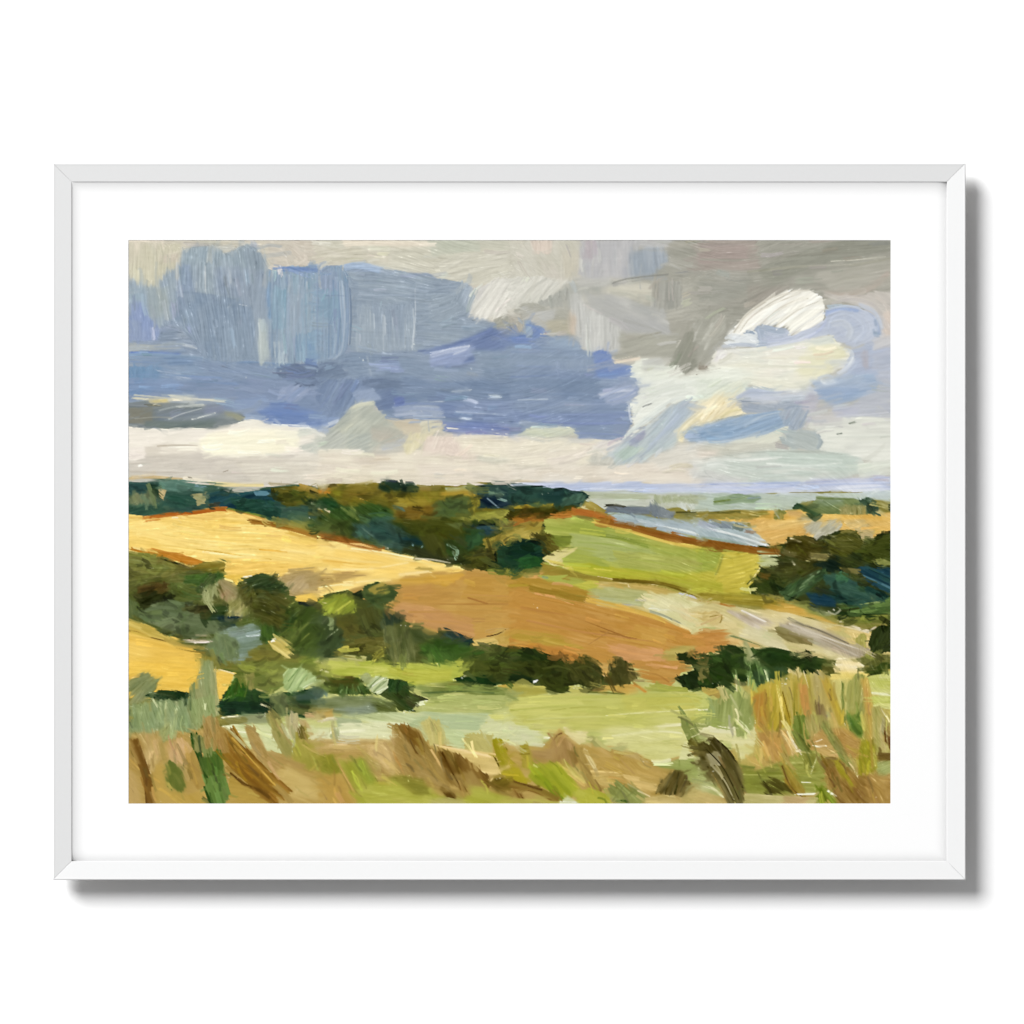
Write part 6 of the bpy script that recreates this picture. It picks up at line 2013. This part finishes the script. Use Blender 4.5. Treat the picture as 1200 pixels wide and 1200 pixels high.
B 830 750 880 720 930 740|8|4f635c 1a2828|.3
T 2 2
B 560 -5 760 30 960 90 1200 128|16|7a4617 a06629|.2
B 530 8 760 60 1000 130 1200 168|8|e0c668 c4a048|.25
B 600 100 800 130 1000 200 1190 240|8|bcc070 8f9c46|.45
B 420 130 640 150 900 200|8|b9c07a 94a350|.45
B 400 220 700 230 1100 290|8|bfc26a 97a345|.45
B 460 300 760 330 1190 400|8|c3bf48 97a030|.45
B 660 366 840 388 1000 412 1200 482|8|5f5016 84702a|.2
B 100 470 400 530 700 600|7|d9a468 ad7538|.5
B 60 540 400 600 800 690|7|d6a063 a87034|.5
B 100 620 500 700 960 760|7|d9a46a ac7240|.5
B 200 690 500 780 900 840|7|dca873 b07546|.5
B 860 480 1000 490 1190 560|8|e6e2bc c3bd88|.4
B 900 540 1040 560 1190 630|8|e8e3bd c6bf8c|.4
B 870 558 960 592 1080 645|6|8d9178 b3b292|.2
T 3 2
B 500 655 640 690 820 760 1000 850|7|d3cab8 877c64|.35|lum=10
B 520 648 680 680 880 750 1050 815|7|cfc6b4 877c64|.35|lum=10
B 560 700 700 745 820 790|7|a89c80 6f6340|.35|lum=10
B 210 568 320 630 420 655|6|e0d8cb 8f826a|.3
B 570 120 680 110 760 150|9|6c6430 3a3414|.4|lum=8
B 540 180 640 160 760 190|9|655e2c 36320f|.4|lum=8
B 830 110 930 80 1010 110|9|757240 3f421a|.4|lum=8
B 820 180 920 160 1020 170|9|707040 3d4119|.4|lum=8
B 1020 220 1110 170 1200 150|9|646a38 363e16|.4|lum=8
B 1040 130 1120 110 1210 80|9|5c6230 2c3413|.4|lum=8
B 520 430 640 360 760 300|8|71885f 2c4427|.4|lum=8
B 560 480 680 420 780 350|8|6c835c 2a4226|.4|lum=8
B 990 310 1090 350 1200 400|8|3f626e 132a38|.4|lum=8
B 1010 350 1110 400 1190 440|8|3a5c68 132a38|.4|lum=8
B 690 470 770 490 840 530|8|33566a 10283a|.4|lum=8
B 820 420 920 440 1060 470|8|48685a 1c3630|.4|lum=8
B 860 500 980 490 1120 500|8|5a7a60 243e34|.4|lum=8
B 300 400 340 360 400 340|9|46521f 202c12|.4|lum=8
B 1075 790 1100 720 1130 670|8|525c30 232f14|.4|lum=8
B 1120 810 1150 740 1190 680|8|555f33 232f14|.4|lum=8
B 0 840 100 850 190 800 300 800|9|3f5626 1a2a10|.4|lum=8
B 320 860 420 810 560 830|9|445a2a 1d2d12|.4|lum=8
T 2 3
B 0 230 400 215 1190 210|9|d6d48c adb056|.5
B 0 300 400 270 1190 260|9|d3d188 abae55|.5
B 100 360 500 340 1190 330|9|d6d48e b0b25a|.5
B 620 440 800 430 1080 420|10|e6e4b4 c3c278|.45
B 640 500 840 480 1080 480|10|e3e0ae c3c078|.45
B 960 830 990 750 1030 680|8|8f8050 40381a|.35|lum=10
B 1000 840 1040 760 1070 690|8|8a7c4c 3c3417|.35|lum=10
B 1060 830 1090 760 1110 720|8|80744a 3a3218|.35|lum=10
B 640 870 690 800 720 760|8|a3a868 666c34|.35|lum=9
B 700 870 760 820 790 800|8|a0a566 666c34|.35|lum=9
T 3 3
B 0 520 100 640 190 850|9|988f68 393312|.4|lum=11
B 50 480 160 620 230 800|9|8f8660 362f10|.4|lum=11
B 90 480 200 600 270 780|9|857c56 332c0f|.4|lum=11
B 560 300 570 160 580 60|8|d0bc70 8f7c28|.4|lum=10
B 620 330 625 180 622 60|8|d3c07a 92802c|.4|lum=10
B 660 320 665 200 650 90|8|cfa468 a06c38|.4|lum=10
B 360 400 372 280 380 170|8|cda55c 9a7430|.4|lum=10
B 420 420 430 280 440 150|8|d0b658 92781f|.4|lum=10
B 500 410 490 280 480 130|8|d3bc5e 957c24|.4|lum=10
B 550 390 530 270 510 140|8|cfb85c 8f7820|.4|lum=10
B 740 260 730 160 720 80|8|d3c28c a08a4c|.4|lum=10
B 800 330 780 220 760 100|8|d3be7c 9c8648|.4|lum=10
B 880 390 850 280 820 150|8|d0b458 9f8430|.4|lum=10
B 960 300 970 200 975 100|8|c9c080 8a8a48|.4|lum=10
B 1010 310 1015 200 1015 100|8|ccc284 8f8e4c|.4|lum=10
B 1090 660 1070 420 1045 180|8|d6b468 a07c34|.4|lum=10
B 1120 540 1110 420 1110 290|8|c9be78 8a8844|.4|lum=10
B 300 150 312 60 318 -20|8|a6bc80 4f7034|.35|lum=10
B 380 120 372 60 355 -10|8|a6bc80 56763a|.35|lum=10
B 260 180 240 100 225 40|8|a3b87c 567038|.35|lum=10
T 0 3
B 975 130 1000 70 1030 35|20|a9bc80 8fa76a|.2|lum=9
B 1000 150 1030 80 1065 25|22|b9c990 98ae72|.2|lum=9
B 1020 165 1060 90 1100 40|22|c3d29c a3b87c|.2|lum=9
B 1045 170 1090 110 1135 60|22|c9d7a4 a8bd80|.2|lum=9
B 1080 160 1130 120 1180 90|20|cddba8 aabf84|.2|lum=9
B 1010 160 1050 85 1085 30|4|6f8850|.2
B 1060 165 1100 100 1140 60|4|7d955c|.2
B 660 210 650 140 680 95|10|4f7a2a 2f5420|.3|lum=8
B 690 220 700 150 720 100|10|5a8434 335a22|.3|lum=8
B 610 235 640 180 670 140|10|47702a 294a1e|.3|lum=8
B 730 215 745 160 760 110|10|7f8c48 4f6a2c|.3|lum=8
T 1 3
B 300 155 340 110 380 80|14|bccb98 9fb078|.2|lum=9
B 325 165 370 120 410 95|14|c9d4a8 a6b682|.2|lum=9
B 350 175 395 140 428 120|14|cfd9b0 abba88|.2|lum=9
B 375 185 410 165 432 148|12|c6d2a4 a3b47e|.2|lum=9
B 315 160 355 115 395 88|4|5f7040|.1
B 345 172 385 130 420 108|4|66784a|.1
B 130 190 150 160|6|8fa86a|.2
B 170 195 175 150|6|7f9a5a|.2
B 215 195 205 130|6|6f8a4c|.2
B 260 190 240 140|6|7d9658|.2
T 0 2
B 480 520 470 450 500 400|18|a3a678 868c5c|.3|lum=7
B 520 530 520 460 530 400|18|a8a97a 8a8f60|.3|lum=7
B 640 590 640 540 650 500|14|a8a468 827f48|.3|lum=7
B 700 600 715 560 730 530|12|b3b078 8a8750|.3|lum=7
B 800 480 850 470 900 500|14|626a38 4a5028|.35|lum=7
B 760 420 820 360 880 350|12|56683c 37482a|.35|lum=7
B 870 400 940 400 990 430|10|4f6236 32432a|.35|lum=7
B 100 560 200 540 300 550|14|7d8a66 626f4e|.35|lum=7
B 200 620 280 600 340 630|14|8a9670 68754f|.35|lum=7
T 2 3
B 0 40 80 20 160 30|12|5d6430 3a421a|.35|lum=7
B 200 40 300 20 380 40|12|646a34 3f451c|.35|lum=7
B 400 40 470 20 530 40|12|5f6230 3c401c|.35|lum=7
B 640 60 680 20 720 30|10|69653c 45431f|.35|lum=7
T 1 1
B 240 800 330 790 420 810|12|55702f 31501f|.35|lum=7
B 700 780 800 750 900 770|12|71804a 4f6033|.35|lum=7
B 300 840 400 830 460 850|10|5a7a62 3a5a48|.35|lum=7
"""
ZB, ZM, ZT = 21.5, 26.5, 34.0                # back of the frame, mat surface, top of the moulding: mm off the wall
ZL = 30.15                                   # underside of the lip
CT, CL, CR, CB, POW = 24.0, 25.0, 18.0, 18.0, 1.8
FRAME_ALB = (0.632, 0.634, 0.634)
MAT_ALB = (0.755, 0.755, 0.755)
SLOPE = 2.9
MITRE = 0.12
PAINT_GAIN = 0.725
RELIEF = 0.17
# ------------------------------------------------------------------ materials
def mat(name, col, rough=0.5, spec=0.3, grain=0.0, scale=400.0, tint=0.0):
    m = bpy.data.materials.new(name); m.use_nodes = True
    n, l = m.node_tree.nodes, m.node_tree.links
    b = n['Principled BSDF']
    b.inputs['Base Color'].default_value = (*col, 1); b.inputs['Roughness'].default_value = rough
    b.inputs['Specular IOR Level'].default_value = spec
    tc = n.new('ShaderNodeTexCoord'); nz = n.new('ShaderNodeTexNoise')
    nz.inputs['Scale'].default_value = scale; nz.inputs['Detail'].default_value = 5
    l.new(tc.outputs['Object'], nz.inputs['Vector'])
    if grain:
        bp = n.new('ShaderNodeBump'); bp.inputs['Strength'].default_value = grain; bp.inputs['Distance'].default_value = 0.0004
        l.new(nz.outputs['Fac'], bp.inputs['Height']); l.new(bp.outputs['Normal'], b.inputs['Normal'])
    if tint:
        mx = n.new('ShaderNodeMix'); mx.data_type = 'RGBA'
        mx.inputs[6].default_value = (*[c * (1 - tint) for c in col], 1); mx.inputs[7].default_value = (*[min(1, c * (1 + tint)) for c in col], 1)
        l.new(nz.outputs['Fac'], mx.inputs[0]); l.new(mx.outputs[2], b.inputs['Base Color'])
    return m


M_WALL = mat('white_wall_paint', (0.9, 0.9, 0.9), 0.8, 0.1, 0.15, 160)
M_FRAME = mat('white_satin_lacquer', FRAME_ALB, 0.55, 0.15, 0.10, 260, 0.012)
M_MAT = mat('mat_board_paper', MAT_ALB, 0.9, 0.0, 0.06, 900, 0.004)
M_BACK = mat('backing_fibreboard', (0.45, 0.36, 0.26), 0.9, 0.1, 0.3, 300, 0.1)


def link(name, bm, m, parent=None, smooth=False):
    me = bpy.data.meshes.new(name)
    bmesh.ops.recalc_face_normals(bm, faces=bm.faces[:])
    bm.to_mesh(me); bm.free(); me.materials.append(m)
    if smooth:
        for p in me.polygons: p.use_smooth = True
    o = bpy.data.objects.new(name, me); C.objects.link(o)
    if parent: o.parent = parent
    return o


# ------------------------------------------------------------------ the wall it hangs on
bm = bmesh.new()
W = 1600.0
vs_ = [bm.verts.new(U(600 + a * W, 600 + b * W, z)) for z in (0, -120) for a, b in ((-1, -1), (1, -1), (1, 1), (-1, 1))]
for f in ((0, 1, 2, 3), (7, 6, 5, 4), (0, 4, 5, 1), (1, 5, 6, 2), (2, 6, 7, 3), (3, 7, 4, 0)): bm.faces.new([vs_[i] for i in f])
wall = link('wall', bm, M_WALL); wall['kind'] = 'structure'; wall['label'] = 'plain bright white wall behind the framed painting'

# ------------------------------------------------------------------ the framed picture
FX0, FY0, FX1, FY1 = 62.0, 191.2, 1131.6, 1031.2
root = bpy.data.objects.new('framed_painting', None); C.objects.link(root)
root['label'] = 'landscape oil sketch of fields under clouds, white mat, slim white frame'
root['category'] = 'framed painting'
root.empty_display_size = 0.1
root.location = U((FX0 + FX1) / 2, FY1, 0)
bpy.context.view_layer.update()


def child(o, p=root):
    o.parent = p; o.matrix_parent_inverse = p.matrix_world.inverted()
    return o


# profile of the moulding: (distance in from the outer edge, height over the wall)
PROF = [(0, ZB), (0, ZT - 1.4), (0.25, ZT - 0.5), (0.9, ZT), (2.1, ZT - 0.1), (2.6, ZT - 0.3)]
PROF += [(2.6 + 18.4 * t, ZT - 0.3 - SLOPE * t) for t in (0.25, 0.5, 0.75, 1.0)]
zi = ZT - 0.3 - SLOPE
PROF += [(21.4, zi - 0.1), (21.65, zi - 0.22), (21.75, zi - 0.4), (21.75, ZL), (15.5, ZL), (15.5, ZB)]
corners = [(FX0, FY0), (FX1, FY0), (FX1, FY1), (FX0, FY1)]
inward = [(1, 1), (-1, 1), (-1, -1), (1, -1)]
frame = bpy.data.objects.new('frame', None); C.objects.link(frame)
frame.empty_display_size = 0.05
frame.location = root.location; bpy.context.view_layer.update(); child(frame); bpy.context.view_layer.update()
rail_labels = {0: 'top rail of the white frame', 2: 'bottom rail of the white frame'}
for k in range(4):
    bm = bmesh.new()
    a, b = k, (k + 1) % 4
    dx, dy = np.sign(corners[b][0] - corners[a][0]), np.sign(corners[b][1] - corners[a][1])
    rings = []
    for c, sgn in ((a, 1), (b, -1)):
        ring = []
        for d, z in PROF:
            x = corners[c][0] + inward[c][0] * d + dx * sgn * MITRE
            y = corners[c][1] + inward[c][1] * d + dy * sgn * MITRE
            ring.append((x, y, z))
        rings.append(ring)
    n_ = len(PROF)
    ts = np.concatenate([[0, 0.0006], np.linspace(0.02, 0.98, 13), [0.9994, 1]])
    grid = [[bm.verts.new(U(*(np.array(rings[0][i]) * (1 - t) + np.array(rings[1][i]) * t - np.array((0, 0, 0.18 if t in (0, 1) else 0.0))))) for i in range(n_)] for t in ts]
    for r in range(len(ts) - 1):
        for i in range(n_):
            j = (i + 1) % n_
            bm.faces.new((grid[r][i], grid[r][j], grid[r + 1][j], grid[r + 1][i]))
    bm.faces.new(grid[0]); bm.faces.new(grid[-1][::-1])
    o = link('rail', bm, M_FRAME); child(o, frame)

# mat board with a bevelled window
MX0, MY0, MX1, MY1 = FX0 + 16.5, FY0 + 16.5, FX1 - 16.5, FY1 - 16.5
WX0, WY0, WX1, WY1 = 150.0, 281.0, 1044.2, 942.2
def ring4(x0, y0, x1, y1, z): return [bm.verts.new(U(x, y, z)) for x, y in ((x0, y0), (x1, y0), (x1, y1), (x0, y1))]
LX0, LY0, LX1, LY1 = FX0 + 21.75, FY0 + 21.75, FX1 - 21.75, FY1 - 21.75      # what the rails leave open
# edges shaped to add inset shade: top and left lift, right and bottom sink


def shade_curl(d, deep, span):
    d = max(d, 0.0)
    if d >= span: return 0.0
    s = math.tan(math.radians(deep))
    return s * span / (POW + 1) * (1 - d / span) ** (POW + 1)


def board(x, y):
    up = (shade_curl(y - LY0, CT, 22) ** 4 + shade_curl(x - LX0, CL, 20) ** 4) ** 0.25
    down = (shade_curl(LX1 - x, CR, 15) ** 4 + shade_curl(LY1 - y, CB, 15) ** 4) ** 0.25
    return min(ZM + up - down, ZL - 0.06)


near = [0, 0.7, 1.4, 2.2, 3, 4, 5, 6, 7, 8.5, 10, 11.5, 13, 15, 17, 19, 21, 24]
xs = [MX0] + [LX0 + d for d in near] + [WX0 - 0.2, 400, 600, 800, WX1 + 0.2] + [LX1 - d for d in near[::-1]] + [MX1]
ys = [MY0] + [LY0 + d for d in near] + [WY0 - 0.2, 450, 611, 780, WY1 + 0.2] + [LY1 - d for d in near[::-1]] + [MY1]
bm = bmesh.new()
g = [[bm.verts.new(U(x, y, board(x, y))) for x in xs] for y in ys]
a_, b_ = len(near) + 1, len(near) + 5
for r in range(len(ys) - 1):
    for c in range(len(xs) - 1):
        if a_ <= r < b_ and a_ <= c < b_: continue
        bm.faces.new((g[r][c], g[r][c + 1], g[r + 1][c + 1], g[r + 1][c]))
edge = [g[a_][c] for c in range(a_, b_)] + [g[r][b_] for r in range(a_, b_)] + [g[b_][c] for c in range(b_, a_, -1)] + [g[r][a_] for r in range(b_, a_, -1)]
low = [bm.verts.new((v.co.x * (1 - 0.0008), v.co.y + 0.22 * MM, v.co.z + (0.4 * MM if v.co.z < HANG - 0.011 - 0.32 else -0.4 * MM if v.co.z > HANG - 0.011 + 0.32 else 0.0))) for v in edge]
edge = [bm.verts.new(v.co) for v in edge]
for i in range(len(edge)): bm.faces.new((edge[i], edge[(i + 1) % len(edge)], low[(i + 1) % len(edge)], low[i]))
out = g[0][:] + [g[r][-1] for r in range(1, len(ys))] + g[-1][-2::-1] + [g[r][0] for r in range(len(ys) - 2, 0, -1)]
und = [bm.verts.new((v.co.x, v.co.y + 1.2 * MM, v.co.z)) for v in out]
out = [bm.verts.new(v.co) for v in out]
for i in range(len(out)): bm.faces.new((out[i], out[(i + 1) % len(out)], und[(i + 1) % len(out)], und[i]))
mo = child(link('mat_board', bm, M_MAT))
for p in mo.data.polygons: p.use_smooth = p.area > 0 and abs(p.normal.y) > 0.8

# the picture itself: a relief of paint on a sheet
LAYER = 'land'; paint(UNDER)
LAYER = 'sky'; paint(SKY)
LAYER = 'land'; paint(LAND)
finish()
lin = np.clip(COL, 0, 255) / 255.0
lin = np.where(lin <= 0.04045, lin / 12.92, ((lin + 0.055) / 1.055) ** 2.4) * PAINT_GAIN
H = HGT.astype(np.float64)
k3 = np.array([0.25, 0.5, 0.25])
for ax in (0, 1): H = np.apply_along_axis(lambda v: np.convolve(np.pad(v, 1, 'edge'), k3, 'valid'), ax, H)
Yg, Xg = np.mgrid[0:NH, 0:NW]
co = np.empty((NH * NW, 3), np.float32)
co[:, 0] = ((PX0 + Xg.ravel() / RS) - CX) * MM
co[:, 1] = -(ZM - 0.7 + np.clip(H.ravel(), -1.2, 2.5) * RELIEF) * MM
co[:, 2] = HANG - ((PY0 + Yg.ravel() / RS) - CY) * MM
i0 = (np.arange(NH - 1)[:, None] * NW + np.arange(NW - 1)[None, :]).ravel()
quads = np.stack([i0, i0 + NW, i0 + NW + 1, i0 + 1], 1).astype(np.int32)
me = bpy.data.meshes.new('painting')
me.vertices.add(len(co)); me.vertices.foreach_set('co', co.ravel())
me.loops.add(quads.size); me.loops.foreach_set('vertex_index', quads.ravel())
me.polygons.add(len(quads)); me.polygons.foreach_set('loop_start', np.arange(0, quads.size, 4, dtype=np.int32))
me.polygons.foreach_set('use_smooth', np.ones(len(quads), bool))
me.update(calc_edges=True)
at = me.color_attributes.new('pigment', 'FLOAT_COLOR', 'POINT')
at.data.foreach_set('color', np.concatenate([lin.reshape(-1, 3), np.ones((NH * NW, 1))], 1).astype(np.float32).ravel())
m = bpy.data.materials.new('oil_paint'); m.use_nodes = True
nd, lk = m.node_tree.nodes, m.node_tree.links
bs = nd['Principled BSDF']; bs.inputs['Roughness'].default_value = 0.6; bs.inputs['Specular IOR Level'].default_value = 0.0
ca = nd.new('ShaderNodeVertexColor'); ca.layer_name = 'pigment'
lk.new(ca.outputs['Color'], bs.inputs['Base Color'])
me.materials.append(m)
pic = bpy.data.objects.new('painting', me); C.objects.link(pic); child(pic)

# backing board in the rabbet and the hidden batten that holds the frame off the wall
def box(name, x0, y0, x1, y1, z0, z1, m):
    global bm
    bm = bmesh.new()
    lo_, hi_ = ring4(x0, y0, x1, y1, z0), ring4(x0, y0, x1, y1, z1)
    bm.faces.new(lo_[::-1]); bm.faces.new(hi_)
    for i in range(4): bm.faces.new((lo_[i], lo_[(i + 1) % 4], hi_[(i + 1) % 4], hi_[i]))
    return child(link(name, bm, m))
box('backing_board', MX0, MY0, MX1, MY1, ZB, ZB + 1.2, M_BACK)
box('hanging_batten', FX0 + 120, FY0 + 80, FX1 - 120, FY0 + 140, 0.0, ZB, M_BACK)
